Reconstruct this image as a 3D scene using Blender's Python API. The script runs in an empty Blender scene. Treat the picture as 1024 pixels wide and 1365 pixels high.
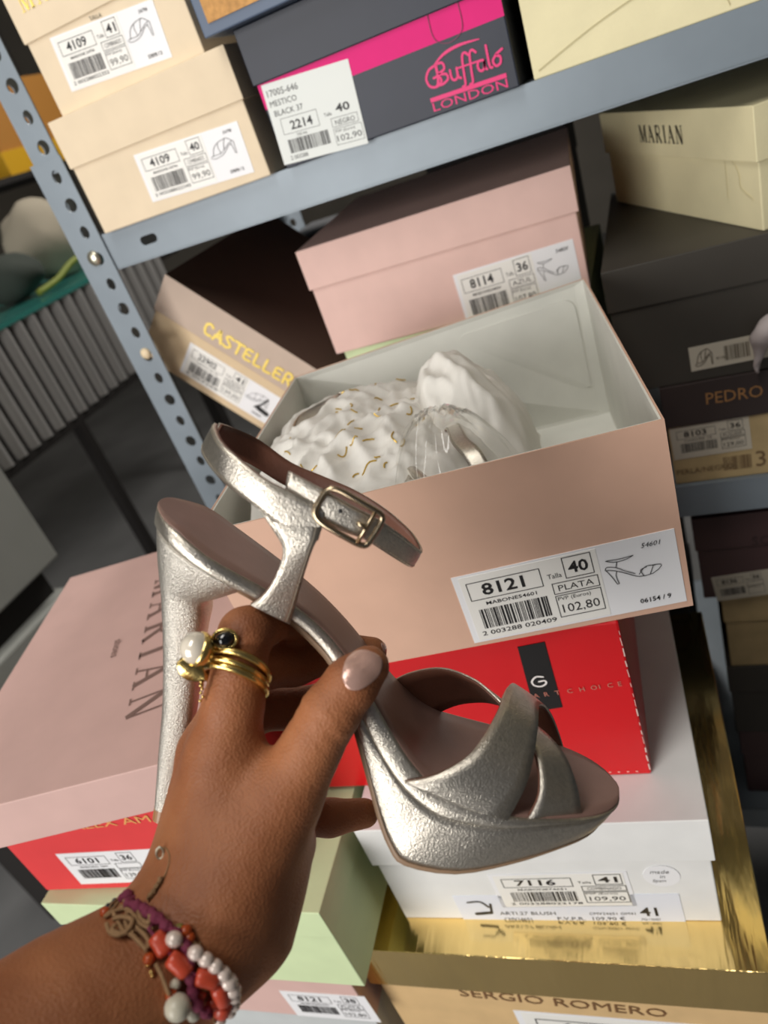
import bpy, bmesh, math, random
import numpy as np
from mathutils import Vector, Matrix, noise
from mathutils.bvhtree import BVHTree
R = math.radians
scene = bpy.context.scene
C = scene.collection

# ------------------------------------------------------------------ camera
EYE = 1.44                       # camera height above the floor (m)
FPX = 988.0                      # focal length in px of the 1024 x 1365 frame
PW, PH = 1024.0, 1365.0
def rotm(yaw, pit, rol):
    return (Matrix.Rotation(yaw, 3, 'Z') @ Matrix.Rotation(pit, 3, 'X') @ Matrix.Rotation(rol, 3, 'Y'))
MC = rotm(.4679, -.4944, .3677)
c_right, c_fwd, c_up = MC.col[0].copy(), MC.col[1].copy(), MC.col[2].copy()
cam_d = bpy.data.cameras.new('camera'); cam = bpy.data.objects.new('camera', cam_d); C.objects.link(cam)
m4 = Matrix.Identity(4)
for i in range(3):
    m4[i][0] = c_right[i]; m4[i][1] = c_up[i]; m4[i][2] = -c_fwd[i]
m4[2][3] = EYE
cam.matrix_world = m4
cam_d.sensor_fit = 'HORIZONTAL'; cam_d.sensor_width = 36.0; cam_d.lens = FPX / PW * 36.0
cam_d.clip_start = .02; cam_d.clip_end = 50
cam_d.dof.use_dof = True; cam_d.dof.focus_distance = .40; cam_d.dof.aperture_fstop = 11.0
scene.camera = cam
CAMP = Vector((0, 0, EYE))

# ------------------------------------------------------------------ light
world = bpy.data.worlds.new('world'); scene.world = world; world.use_nodes = True
bg = world.node_tree.nodes['Background']; bg.inputs[0].default_value = (.80, .86, 1.0, 1); bg.inputs[1].default_value = .09
def area(name, loc, target, sx, sy, power, col):
    l = bpy.data.lights.new(name, 'AREA'); l.shape = 'RECTANGLE'; l.size = sx; l.size_y = sy; l.energy = power; l.color = col
    o = bpy.data.objects.new(name, l); C.objects.link(o); o.location = loc
    o.rotation_euler = (Vector(target) - Vector(loc)).to_track_quat('-Z', 'Y').to_euler(); return o
area('shop_door_daylight', (-1.35, -2.2, 1.58), (-.1, .6, 1.05), 1.5, 1.7, 86, (1.0, .97, .93))
area('box_interior_fill', (-.3, -.2, 2.75), (-.12, .5, 1.2), .4, 1.0, 14, (1.0, .96, .90))  # added overhead fill, aimed to brighten the inside of the open box
area('back_room_fill', (-.9, 2.6, 2.9), (-1.6, 1.6, .9), .4, 1.2, 50, (1.0, .96, .9))  # added fill light that lifts the far left background
vs = scene.view_settings
vs.view_transform = 'Standard'; vs.look = 'None'; vs.gamma = 1.0; vs.use_curve_mapping = False; vs.exposure = -0.14

# ------------------------------------------------------------------ helpers
def ray(px, py):
    return (c_right * ((px - PW/2) / FPX) - c_up * ((py - PH/2) / FPX) + c_fwd)
def at_depth(px, py, d):            # point on the pixel's ray at camera depth d (m)
    return CAMP + ray(px, py) * d
def on_axis(px, py, ax, val):       # point on the pixel's ray where world axis ax equals val
    d = ray(px, py); t = (val - CAMP[ax]) / d[ax]; return CAMP + d * t

class MB:
    def __init__(s): s.v = []; s.f = []
    def add(s, vs_, fs):
        n = len(s.v); s.v += [tuple(p) for p in vs_]; s.f += [tuple(i + n for i in f) for f in fs]; return s
    def box(s, a, b):
        x0, y0, z0 = a; x1, y1, z1 = b
        return s.add([(x0,y0,z0),(x1,y0,z0),(x1,y1,z0),(x0,y1,z0),(x0,y0,z1),(x1,y0,z1),(x1,y1,z1),(x0,y1,z1)],
                     [(0,3,2,1),(4,5,6,7),(0,1,5,4),(1,2,6,5),(2,3,7,6),(3,0,4,7)])
    def tube(s, pts, r, n=8, closed=False, caps=True):
        pts = [Vector(p) for p in pts]; N = len(pts); rr = r if isinstance(r, (list, tuple)) else [r] * N
        rings = []; up = Vector((.13, .27, .95))
        for i, p in enumerate(pts):
            t = (pts[(i+1) % N] - pts[i-1]) if closed else (pts[min(i+1, N-1)] - pts[max(i-1, 0)])
            t = t.normalized() if t.length > 1e-9 else Vector((0,0,1))
            a = up - t * up.dot(t)
            if a.length < 1e-4: a = t.orthogonal()
            a.normalize(); up = a; b = t.cross(a)
            rings.append([p + (a * math.cos(2*math.pi*k/n) + b * math.sin(2*math.pi*k/n)) * rr[i] for k in range(n)])
        vs_ = [q for g in rings for q in g]; fs = []
        for i in range(N if closed else N-1):
            j = (i+1) % N
            for k in range(n): fs.append((i*n+k, i*n+(k+1) % n, j*n+(k+1) % n, j*n+k))
        if caps and not closed: fs += [tuple(range(n))[::-1], tuple((N-1)*n+k for k in range(n))]
        return s.add(vs_, fs)
    def ball(s, c, r, nu=10, nv=7, M=None):
        vs_ = []; fs = []
        for i in range(1, nv):
            th = math.pi*i/nv
            for k in range(nu):
                vs_.append(Vector((math.sin(th)*math.cos(2*math.pi*k/nu), math.sin(th)*math.sin(2*math.pi*k/nu), math.cos(th))))
        vs_ += [Vector((0,0,1)), Vector((0,0,-1))]; a = len(vs_)-2; b = a+1
        for i in range(nv-2):
            for k in range(nu): fs.append((i*nu+k, (i+1)*nu+k, (i+1)*nu+(k+1) % nu, i*nu+(k+1) % nu))
        for k in range(nu): fs.append((a, k, (k+1) % nu)); fs.append((b, (nv-2)*nu+(k+1) % nu, (nv-2)*nu+k))
        rr = Vector(r) if isinstance(r, (tuple, list)) else Vector((r, r, r))
        out = []
        for q in vs_:
            q = Vector((q.x*rr.x, q.y*rr.y, q.z*rr.z))
            if M is not None: q = M @ q
            out.append(q + Vector(c))
        return s.add(out, fs)
    def build(s, name, mat, parent=None, smooth=False, bevel=0, seg=2):
        me = bpy.data.meshes.new(name); me.from_pydata([tuple(p) for p in s.v], [], s.f); me.update()
        bm = bmesh.new(); bm.from_mesh(me); bmesh.ops.recalc_face_normals(bm, faces=bm.faces)
        if bevel: bmesh.ops.bevel(bm, geom=list(bm.edges), offset=bevel, segments=seg, affect='EDGES', profile=.5)
        bm.to_mesh(me); bm.free()
        if smooth:
            for p in me.polygons: p.use_smooth = True
        if mat: me.materials.append(mat)
        o = bpy.data.objects.new(name, me); C.objects.link(o)
        if parent: o.parent = parent
        return o
def empty(name, loc, eul=(0,0,0), order='XYZ'):
    o = bpy.data.objects.new(name, None); C.objects.link(o); o.empty_display_size = .02
    o.rotation_mode = order; o.location = loc; o.rotation_euler = eul; return o
def tag(o, label=None, cat=None, group=None, kind=None):
    if label: o['label'] = label
    if cat: o['category'] = cat
    if group: o['group'] = group
    if kind: o['kind'] = kind
    return o
def catmull(pts, n):
    """n samples along a Catmull-Rom curve through tuples of any width"""
    P = np.array(pts, float); N = len(P); out = []
    for q in np.linspace(0, N-1-1e-9, n):
        i = int(q); t = q - i
        p0, p1, p2, p3 = P[max(i-1,0)], P[i], P[min(i+1,N-1)], P[min(i+2,N-1)]
        out.append(.5*((2*p1)+(-p0+p2)*t+(2*p0-5*p1+4*p2-p3)*t*t+(-p0+3*p1-3*p2+p3)*t**3))
    return np.array(out)

# ------------------------------------------------------------------ materials
MATS = {}
def mat(name, col, rough=.6, metal=0., bump=0., bscale=60., mottle=0., mscale=12., spec=.5, kind='noise', **kw):
    if name in MATS: return MATS[name]
    m = bpy.data.materials.new(name); m.use_nodes = True; nt = m.node_tree; b = nt.nodes['Principled BSDF']
    b.inputs['Base Color'].default_value = (*col, 1); b.inputs['Roughness'].default_value = rough; b.inputs['Metallic'].default_value = metal
    b.inputs['Specular IOR Level'].default_value = spec
    tc = nt.nodes.new('ShaderNodeTexCoord')
    if mottle:
        n = nt.nodes.new('ShaderNodeTexNoise'); n.inputs['Scale'].default_value = mscale; n.inputs['Detail'].default_value = 5
        nt.links.new(tc.outputs['Object'], n.inputs['Vector'])
        r = nt.nodes.new('ShaderNodeMapRange'); r.inputs['From Min'].default_value = .3; r.inputs['From Max'].default_value = .7
        r.inputs['To Min'].default_value = 1 - mottle; r.inputs['To Max'].default_value = 1 + mottle*.4
        nt.links.new(n.outputs['Fac'], r.inputs['Value'])
        mx = nt.nodes.new('ShaderNodeMix'); mx.data_type = 'RGBA'; mx.blend_type = 'MULTIPLY'; mx.inputs['Factor'].default_value = 1
        mx.inputs['A'].default_value = (*col, 1); nt.links.new(r.outputs['Result'], mx.inputs['B']); nt.links.new(mx.outputs['Result'], b.inputs['Base Color'])
    if bump:
        if kind == 'noise':
            n = nt.nodes.new('ShaderNodeTexNoise'); n.inputs['Detail'].default_value = 4; o = 'Fac'
        elif kind == 'vor':
            n = nt.nodes.new('ShaderNodeTexVoronoi'); o = 'Distance'
        elif kind == 'wave':
            n = nt.nodes.new('ShaderNodeTexWave'); n.inputs['Distortion'].default_value = 3; n.inputs['Detail'].default_value = 3; o = 'Fac'
        n.inputs['Scale'].default_value = bscale; nt.links.new(tc.outputs['Object'], n.inputs['Vector'])
        bp = nt.nodes.new('ShaderNodeBump'); bp.inputs['Strength'].default_value = bump; bp.inputs['Distance'].default_value = kw.get('bdist', .001)
        nt.links.new(n.outputs[o], bp.inputs['Height']); nt.links.new(bp.outputs['Normal'], b.inputs['Normal'])
    if 'sss' in kw:
        b.inputs['Subsurface Weight'].default_value = kw['sss']; b.inputs['Subsurface Radius'].default_value = (1, .35, .2); b.inputs['Subsurface Scale'].default_value = .004
    if 'coat' in kw: b.inputs['Coat Weight'].default_value = kw['coat']; b.inputs['Coat Roughness'].default_value = .1
    if 'trans' in kw: b.inputs['Transmission Weight'].default_value = kw['trans']
    if 'ior' in kw: b.inputs['IOR'].default_value = kw['ior']
    if 'alpha' in kw: b.inputs['Alpha'].default_value = kw['alpha']
    MATS[name] = m; return m
def S(r, g, b):                     # sRGB 0-255 -> linear
    f = lambda c: (c/255/12.92) if c <= 10 else ((c/255+.055)/1.055)**2.4
    return (f(r), f(g), f(b))
def paper(name, rgb, rough=.62, bump=.12, mottle=.05, **k):
    return mat(name, S(*rgb), rough, 0, bump, 260, mottle, 30, .35, bdist=.0006, **k)
PEACH = paper('peach_pink_card', (216, 176, 153)); PINK = paper('dusty_pink_card', (228, 192, 182)); MAUVE = paper('rose_pink_card', (214, 178, 170))
CREAM = paper('cream_card', (233, 214, 184)); YCREAM = paper('pale_yellow_card', (236, 226, 184), bump=.3)
WHITE = paper('white_card', (232, 232, 230), .5); LIN = paper('white_lining', (226, 226, 218), .6)
RED = mat('red_gloss_card', S(206, 18, 26), .30, 0, .25, 40, .05, 20, .5, bdist=.0015); RED2 = paper('red_card', (222, 62, 64))
NAVY = mat('navy_gloss_card', S(28, 35, 52), .5, 0, .15, 30, .12, 20, bdist=.001); MAG = paper('magenta_card', (226, 22, 122)); MAGP = mat('magenta_print', S(232, 34, 118), .5)
DARK = paper('charcoal_card', (70, 66, 60), .5); BROWN = paper('dark_brown_card', (62, 52, 50), .5); MAROON = paper('dark_maroon_card', (84, 62, 62), .45)
KRAFT = paper('kraft_card', (214, 180, 130), mottle=.1); KRAFT2 = paper('worn_kraft_card', (196, 172, 126), mottle=.18); TAUPE = paper('taupe_lid_card', (196, 176, 160)); CAST = paper('light_kraft_card', (218, 194, 158)); CASTTOP = paper('shade_brown_lid_top', (92, 72, 62))
GREEN = paper('pale_green_card', (206, 222, 176)); GREY = paper('light_grey_card', (196, 200, 200)); TEAL = paper('teal_card', (70, 104, 100)); CORK = mat('cork_panel', S(206, 154, 92), .8, 0, .3, 300, .25, 160, bdist=.001)
GOLD = mat('gold_foil', (.93, .68, .27), .15, 1., .5, 16, 0, 10, kind='noise', bdist=.004); _nt = GOLD.node_tree; _n = [q for q in _nt.nodes if q.type == 'TEX_NOISE'][0]; _mp = _nt.nodes.new('ShaderNodeMapping'); _mp.inputs['Scale'].default_value = (2.2, .35, .35); _tc = [q for q in _nt.nodes if q.type == 'TEX_COORD'][0]
_nt.links.new(_tc.outputs['Object'], _mp.inputs['Vector']); _nt.links.new(_mp.outputs['Vector'], _n.inputs['Vector'])
STEEL = mat('grey_painted_steel', S(132, 143, 152), .42, .15, .05, 90, .10, 14)
BOLT = mat('zinc_bolt', S(205, 200, 180), .3, .9); PLUG = mat('cream_plastic_plug', S(226, 206, 170), .5); BLACK = mat('black_void', S(12, 12, 12), .8)
STICK = mat('sticker_paper', S(238, 238, 240), .45, 0, .08, 40, .02); STICK2 = mat('inner_sticker_paper', S(240, 238, 232), .4); OLDST = mat('old_sticker_paper', S(206, 198, 180), .55, 0, .1, 40, .1)
INK = mat('black_ink', S(28, 26, 28), .5); GREYINK = mat('grey_ink', S(120, 120, 122), .5); GOLDINK = mat('yellow_gold_ink', S(244, 216, 110), .32, .35); COPPER = mat('copper_ink', S(190, 140, 90), .35, .5); EMB = mat('embossed_brown_ink', S(132, 106, 98), .5); ORANGEINK = mat('orange_ink', S(238, 170, 100), .4); WHITEINK = mat('white_ink', S(236, 230, 226), .5)

# ------------------------------------------------------------------ flat print builder
_txt = {}
def glyphs(s, bold=0., shear=0.):
    k = (s, bold, shear)
    if k not in _txt:
        cu = bpy.data.curves.new('tmp', 'FONT'); cu.body = s; cu.size = 1.; cu.resolution_u = 2; cu.offset = bold; cu.shear = shear
        o = bpy.data.objects.new('tmp', cu); C.objects.link(o); dg = bpy.context.evaluated_depsgraph_get()
        me = o.evaluated_get(dg).to_mesh()
        v = [(p.co.x, p.co.y) for p in me.vertices]; f = [tuple(p.vertices) for p in me.polygons]
        o.evaluated_get(dg).to_mesh_clear(); bpy.data.objects.remove(o); bpy.data.curves.remove(cu)
        _txt[k] = (v, f)
    return _txt[k]
class Flat:
    """2D print in (u, v); built at a fixed distance in front of a face whose axes are given"""
    def __init__(s): s.v = []; s.f = []; s.l = 0
    def poly(s, pts): n = len(s.v); s.v += [(*p[:2], s.l) for p in pts]; s.f.append(tuple(range(n, n+len(pts)))); return s
    def rect(s, x0, y0, x1, y1): return s.poly([(x0,y0),(x1,y0),(x1,y1),(x0,y1)])
    def frame(s, x0, y0, x1, y1, t):
        s.rect(x0,y0,x1,y0+t); s.rect(x0,y1-t,x1,y1); s.rect(x0,y0+t,x0+t,y1-t); s.rect(x1-t,y0+t,x1,y1-t); return s
    def text(s, body, x, y, h=None, w=None, bold=0., shear=0.):
        v, f = glyphs(body, bold, shear)
        if not v: return s
        a = np.array(v); mn, mx = a.min(0), a.max(0)
        sy = h/(mx[1]-mn[1]) if h else None; sx = w/(mx[0]-mn[0]) if w else None
        sx = sx or sy; sy = sy or sx; a = (a-mn)*[sx, sy]+[x, y]
        n = len(s.v); s.v += [(p[0], p[1], s.l) for p in a]; s.f += [tuple(i+n for i in g) for g in f]; return s
    def bars(s, x0, y0, x1, y1, seed=1, n=46):
        rd = random.Random(seed); x = x0; u = (x1-x0)/n/1.05
        while x < x1:
            w = u*rd.choice((.5,.5,1,1.5)); g = u*rd.choice((.45,.6,1.)); s.rect(x, y0, min(x+w, x1), y1); x += w+g
        return s
    def stroke(s, pts, w, n=0, taper=None):
        if n: pts = [tuple(p) for p in catmull(pts, n)]
        P = [Vector((p[0], p[1])) for p in pts]; L, Rr = [], []
        for i, p in enumerate(P):
            t = P[min(i+1, len(P)-1)] - P[max(i-1, 0)]
            if t.length < 1e-9: t = Vector((1, 0))
            t.normalize(); nrm = Vector((-t.y, t.x)); ww = w if taper is None else w*taper(i/(len(P)-1))
            L.append(p+nrm*ww/2); Rr.append(p-nrm*ww/2)
        s.l += 1; n0 = len(s.v); s.v += [(p.x, p.y, s.l) for p in L+Rr]; m = len(P)
        s.f += [(n0+i, n0+i+1, n0+m+i+1, n0+m+i) for i in range(m-1)]
        return s
    def dot(s, x, y, r): s.l += 1; return s.poly([(x+r*math.cos(2*math.pi*k/12), y+r*math.sin(2*math.pi*k/12)) for k in range(12)])
    def rstroke(s, pts, w, n=0):        # round-ended
        s.stroke(pts, w, n); s.dot(*pts[0][:2], w/2); s.dot(*pts[-1][:2], w/2); return s
    def sketch(s, x, y, w, h, lw, kind=0):      # line drawing of a sandal
        g = lambda pts, n=14: s.stroke([(x+a*w, y+b*h) for a, b in pts], lw, n)
        if kind == 0:
            g([(0,.62),(.12,.58),(.3,.42),(.5,.18),(.62,.10),(.85,.14),(1,.36),(.97,.44),(.8,.46)]); g([(0,.62),(.04,.74),(.2,.66),(.36,.44),(.52,.26)])
            g([(.02,.6),(.1,.3),(.16,0)], 6); g([(.2,0),(.17,.3),(.2,.52)], 6); g([(.16,0),(.2,0)], 2)
            g([(.2,.66),(.24,.88)], 3); g([(.04,1.),(.2,.88),(.4,.9),(.55,1.)], 8); g([(.06,1.),(.3,.97),(.55,1.)], 6); g([(.58,.2),(.72,.46),(.9,.44)], 8); g([(.66,.12),(.62,.36),(.74,.44)], 8); g([(.78,.14),(.86,.44)], 4)
        else:
            g([(0,.16),(.1,.04),(.4,.1),(.6,.3),(.75,.52),(.9,.6)]); g([(0,.16),(.1,.22),(.4,.24),(.6,.44),(.8,.66),(.95,.72)]); g([(.86,.6),(.9,.3),(.92,0)], 5); g([(.97,0),(.97,.4),(.98,.72)], 5)
            g([(.1,.2),(.2,.62),(.4,.86),(.7,.98)], 8); g([(.4,.24),(.36,.6),(.4,.86)], 6); g([(.55,.4),(.7,.98),(.95,.72)], 8)
        return s
    def build(s, name, m, parent, origin, ux, uy, off=0.):
        ux = Vector(ux); uy = Vector(uy); n = ux.cross(uy).normalized(); o = Vector(origin) + n*off
        me = bpy.data.meshes.new(name); me.from_pydata([tuple(o+ux*a+uy*b+n*(l*1.2e-5)) for a, b, l in s.v], [], s.f); me.update(); me.materials.append(m)
        ob = bpy.data.objects.new(name, me); C.objects.link(ob); ob.parent = parent; return ob

FX, FZ = (1,0,0), (0,0,1)
def std_label(F, w, h, num, ref, digits, size, colour, price, seed, sk=0, top='', foot='', detail=True, u1=.66):
    """the shop's price label: number box, bar code, size, colour and price boxes, line drawing"""
    t = .004*w; k = w
    F.frame(.055*k, .62*h, .40*k, .88*h, t); F.text(num, .12*k, .67*h, h=.17*h, w=.20*k, bold=.022)
    if ref: F.text(ref, .12*k, .53*h, h=.05*h, w=.24*k, bold=.012)
    F.bars(.075*k, .19*h, .40*k, .48*h, seed)
    if digits: F.text(digits, .055*k, .09*h, h=.065*h, w=.36*k, bold=.008)
    F.text('Talla', .425*k, .70*h, h=.065*h, w=.065*k)
    F.frame(.505*k, .66*h, .635*k, .95*h, t); F.text(size, .525*k, .72*h, h=.16*h, w=.09*k, bold=.022)
    F.frame(.435*k, .47*h, .645*k, .63*h, t); F.text(colour, .46*k, .51*h, h=.08*h, w=.16*k)
    F.frame(.435*k, .13*h, .645*k, .45*h, t); F.text('PVP (Euros)', .445*k, .36*h, h=.065*h, w=.15*k); F.text(price, .455*k, .17*h, h=.14*h, w=.17*k)
    if sk is not None: F.sketch(.68*k, .44*h, .24*k, .34*h, .0035*k, sk)
    if top: F.text(top, .85*k, .85*h, h=.06*h, shear=.3)
    if foot: F.text(foot, .80*k, .10*h, h=.065*h, bold=.012)
    return F

# ------------------------------------------------------------------ shoe boxes
BX = {}
class Box: pass
def shoe_box(label, x, y, z, W, D, H, yaw=0, lid=.045, cb=PEACH, cl=None, roll=0, pitch=0, name='shoe_box', group=None, ov=.002, top=None, bev=.0012, cat='shoe box', lidshift=0):
    b = Box(); b.root = empty(name, (x, y, z+EYE), (pitch, roll, yaw), 'YXZ'); tag(b.root, label, cat, group); b.W, b.D, b.H, b.lid, b.ov = W, D, H, lid, ov
    lt = .0018
    MB().box((0,0,0), (W,D,H-lt-.0004 if lid else H)).build('body', cb, b.root, bevel=bev)
    if lid:
        m = MB(); o = ov
        prof = [(-o,H-lid),(-o,H),(W+o,H),(W+o,H-lid)]
        # five-sided shell: outer and inner skins
        a, c = (-o,-o,H-lid), (W+o,D+o,H); a2, c2 = (-o+lt,-o+lt,H-lid), (W+o-lt,D+o-lt,H-lt)
        def ring(p, q, zz): return [(p[0],p[1],zz),(q[0],p[1],zz),(q[0],q[1],zz),(p[0],q[1],zz)]
        vs_ = ring(a,c,H-lid)+ring(a,c,H)+ring(a2,c2,H-lid)+ring(a2,c2,H-lt); fs = [(4,5,6,7),(8+4,8+7,8+6,8+5)]
        for k in range(4):
            j = (k+1) % 4; fs += [(k,j,4+j,4+k),(8+j,8+k,12+k,12+j),(k,8+k,8+j,j)]
        m.add(vs_, fs); l = m.build('lid', cl or cb, b.root, bevel=.0008)
        if top:
            l.data.materials.append(top)
            for p in l.data.polygons:
                if p.normal.z > .9 and p.center.z > H-.0005: p.material_index = 1
        b.lidobj = l
    rm = (Matrix.Rotation(yaw,3,'Z') @ Matrix.Rotation(pitch,3,'X') @ Matrix.Rotation(roll,3,'Y'))
    b.M = rm; b.P = Vector((x, y, z+EYE)); return b
def face(b, px, py, off=0.):            # pixel -> (x, z) on the box's front face (local y = -off)
    n = b.M @ Vector((0,-1,0)); q = b.P + n*off; d = ray(px, py); t = (q-CAMP).dot(n)/d.dot(n); p = b.M.inverted() @ (CAMP+d*t-b.P); return p.x, p.z
def topface(b, px, py):
    n = b.M @ Vector((0,0,1)); q = b.P + n*b.H; d = ray(px, py); t = (q-CAMP).dot(n)/d.dot(n); p = b.M.inverted() @ (CAMP+d*t-b.P); return p.x, p.y
def sticker(b, tl, tr, bl, onlid=False, fill=None, m=STICK, ink=INK, split=.66, name='price_sticker', clip=None):
    """paper label on the front face, from three corner pixels"""
    off = b.ov if onlid else 0.
    P = [Vector(face(b, *q, off)) for q in (tl, tr, bl)]
    ux = P[1]-P[0]; w = ux.length; ux.normalize(); uy = Vector((-ux.y, ux.x)); h = abs((P[0]-P[2]).dot(uy)); o = P[0]-uy*h
    U = Vector((ux.x, 0, ux.y)); V = Vector((uy.x, 0, uy.y)); O = Vector((o.x, -off-.0005, o.y)); nn = Vector((0,1,0))
    def slab(nm, x0, x1, y0, y1, mm, d, par):
        c = [O+U*x0+V*y0, O+U*x1+V*y0, O+U*x1+V*y1, O+U*x0+V*y1]
        k = [q-nn*d for q in c]; q = [p+nn*.0005 for p in c]
        return MB().add([*q, *k], [(0,3,2,1),(4,5,6,7),(0,1,5,4),(1,2,6,5),(2,3,7,6),(3,0,4,7)]).build(nm, mm, par)
    st = slab(name, 0, w, 0, h, m, 0, b.root)
    d = 0.
    if split: slab('printed_label', .03*w, split*w, .03*h, .97*h, STICK2 if m is STICK else m, .00025, st); d = .00025
    if fill:
        F = Flat(); fill(F, w, h); F.build('print', ink, st, O-nn*(d+.0002), U, V)
    st['wh'] = (w, h); b.st = (st, O, U, V, w, h)
    return st
def print_front(b, m, fn, at, off=0., right=None, name='lettering', par=None):
    """print placed at pixel `at` (lower left), along the face's x axis or towards pixel `right`"""
    p = Vector(face(b, *at, off)); U = Vector((1, 0))
    if right: q = Vector(face(b, *right, off)); U = (q-p); L = U.length; U.normalize()
    else: L = None
    V = Vector((-U.y, U.x)); F = Flat(); fn(F, L)
    return F.build(name, m, par or b.root, (p.x, -off-.0006, p.y), (U.x,0,U.y), (V.x,0,V.y))
def serif(F, s, x, y, h, gap=.22):
    """roman capitals with thick and thin strokes and serifs"""
    T, t = .15*h, .055*h
    def ln(a, b_, w): F.stroke([(x+a[0]*h, y+a[1]*h), (x+b_[0]*h, y+b_[1]*h)], w)
    def sf(cx_, yy, w=.3): F.rect(x+(cx_-w/2)*h, y+yy*h, x+(cx_+w/2)*h, y+(yy+.045)*h)
    for ch in s:
        if ch == 'M':
            ln((.08,0),(.08,1),t); ln((.12,1),(.43,.02),T); ln((.43,.02),(.74,1),t); ln((.78,0),(.78,1),T); sf(.08,0,.24); sf(.78,0,.32); sf(.06,.955,.2); sf(.8,.955,.24); a = .88
        elif ch == 'A':
            ln((.08,0),(.36,1),t); ln((.33,1),(.66,0),T); ln((.18,.34),(.54,.34),t); sf(.08,0,.26); sf(.66,0,.32); a = .74
        elif ch == 'R':
            ln((.13,0),(.13,1),T); F.stroke([(x+q[0]*h, y+q[1]*h) for q in ((.13,.97),(.4,.97),(.56,.86),(.56,.64),(.4,.51),(.13,.51))], .08*h, 16); ln((.36,.5),(.66,0),T); sf(.13,0); sf(.08,.955,.2); sf(.68,0,.2); a = .74
        elif ch == 'I': ln((.15,0),(.15,1),T); sf(.15,0); sf(.15,.955); a = .3
        elif ch == 'N':
            ln((.1,0),(.1,1),t); ln((.12,1),(.64,.0),T); ln((.66,0),(.66,1),t); sf(.1,0,.24); sf(.08,.955,.2); sf(.66,.955,.26); a = .76
        else: a = .3
        x += (a+gap)*h
    return x

# ------------------------------------------------------------------ setting
FLOORM = mat('grey_floor', S(128, 128, 128), .5, 0, .1, 8, .25, 3)
WALLM = mat('dim_plaster', S(128, 122, 112), .8, 0, .15, 30, .1, 4)
def struct(name, m, *boxes):
    mb = MB()
    for a, b in boxes: mb.box(a, b)
    o = mb.build(name, m); o['kind'] = 'structure'; return o
struct('floor', FLOORM, ((-5,-3.5,-.05), (3.2,6,0)))
struct('wall_back', WALLM, ((-5,6,0), (3.2,6.1,3)))
struct('wall_left', WALLM, ((-5.1,-3.5,0), (-5,6.1,3)))
struct('wall_right', WALLM, ((3.2,-3.5,0), (3.3,6.1,3)))
struct('ceiling', mat('ceiling_paint', S(190,186,178), .8), ((-5.1,-.3,3), (3.3,6.1,3.06)))

def plate(mb, outline, holes, t, origin, ux, uy):
    """flat plate with real holes, thickness t along ux x uy"""
    cu = bpy.data.curves.new('tmp', 'CURVE'); cu.dimensions = '2D'; cu.fill_mode = 'BOTH'; cu.extrude = t/2
    for pts in [outline]+holes:
        sp = cu.splines.new('POLY'); sp.points.add(len(pts)-1)
        for q, p in zip(sp.points, pts): q.co = (p[0], p[1], 0, 1)
        sp.use_cyclic_u = True
    o = bpy.data.objects.new('tmp', cu); C.objects.link(o); dg = bpy.context.evaluated_depsgraph_get(); me = o.evaluated_get(dg).to_mesh()
    ux = Vector(ux); uy = Vector(uy); n = ux.cross(uy); O = Vector(origin)
    mb.add([O+ux*v.co.x+uy*v.co.y+n*v.co.z for v in me.vertices], [tuple(p.vertices) for p in me.polygons])
    o.evaluated_get(dg).to_mesh_clear(); bpy.data.objects.remove(o); bpy.data.curves.remove(cu)
def circ(x, y, rx, ry, n=18): return [(x+rx*math.cos(2*math.pi*k/n), y-ry*math.sin(2*math.pi*k/n)) for k in range(n)]
def slot(x, y, hw, r, n=8):
    return [(x+hw+r*math.cos(a), y-r*math.sin(a)) for a in [R(-90+180*k/n) for k in range(n+1)]] + [(x-hw+r*math.cos(a), y-r*math.sin(a)) for a in [R(90+180*k/n) for k in range(n+1)]]

# ------------------------------------------------------------------ shelving unit
YS = .72; ZT = [-.0377, -.4535, -.998]; BH = .0377; XR = .95; YB = 1.24
sh = empty('shelving_unit', (-.6, YS, 0)); tag(sh, 'grey steel shelving unit with perforated corner post and plain beams', 'shelving')
off = Vector((-.6, YS, 0))
def spart(name, mb, m=STEEL, bevel=0, parent=sh):
    mb.v = [tuple(Vector(v)-(off if parent is sh else Vector((0,0,0)))) for v in mb.v]; return mb.build(name, m, parent, bevel=bevel)
def post(x0, x1, y, z0, z1, dirx, diry, zs, skip=(), flange=.037):
    mb = MB(); xm = -.582 if diry > 0 and dirx > 0 and y < .8 else (x0+x1)/2
    hs = []
    for i, z in enumerate(zs):
        if z0+.01 < z+EYE < z1-.01 and i not in skip: hs.append(circ(xm, z+EYE, .0072 if i % 2 == 0 else .0054, .0072 if i % 2 == 0 else .0068))
    plate(mb, [(x0,z0),(x1,z0),(x1,z1),(x0,z1)], hs, .0018, (0,y,0), (1,0,0), (0,0,1))
    xs = x0 if dirx > 0 else x1
    hs2 = [circ(.02, z+EYE, .0062, .0065, 12) for z in zs if z0+.01 < z+EYE < z1-.01]
    plate(mb, [(0,z0),(flange,z0),(flange,z1),(0,z1)], hs2, .0018, (xs,y,0), (0,diry,0), (0,0,1))
    return mb
zs = [.116+.0292*k for k in range(22,0,-1)] + [.116-.0292*k for k in range(53)]
i0 = 22
spart('post', post(-.6045, -.569, YS+.002, .046+EYE-.014, 2.25, 1, 1, zs))
spart('post', post(-.608, -.566, YS-.0005, 0, .046+EYE, 1, 1, zs))
spart('post', post(-.608, -.570, YB, 0, 2.25, 1, -1, zs))
spart('post', post(XR, XR+.04, YS, 0, 2.25, -1, 1, zs)); spart('post', post(XR, XR+.04, YB, 0, 2.25, -1, -1, zs))
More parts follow.
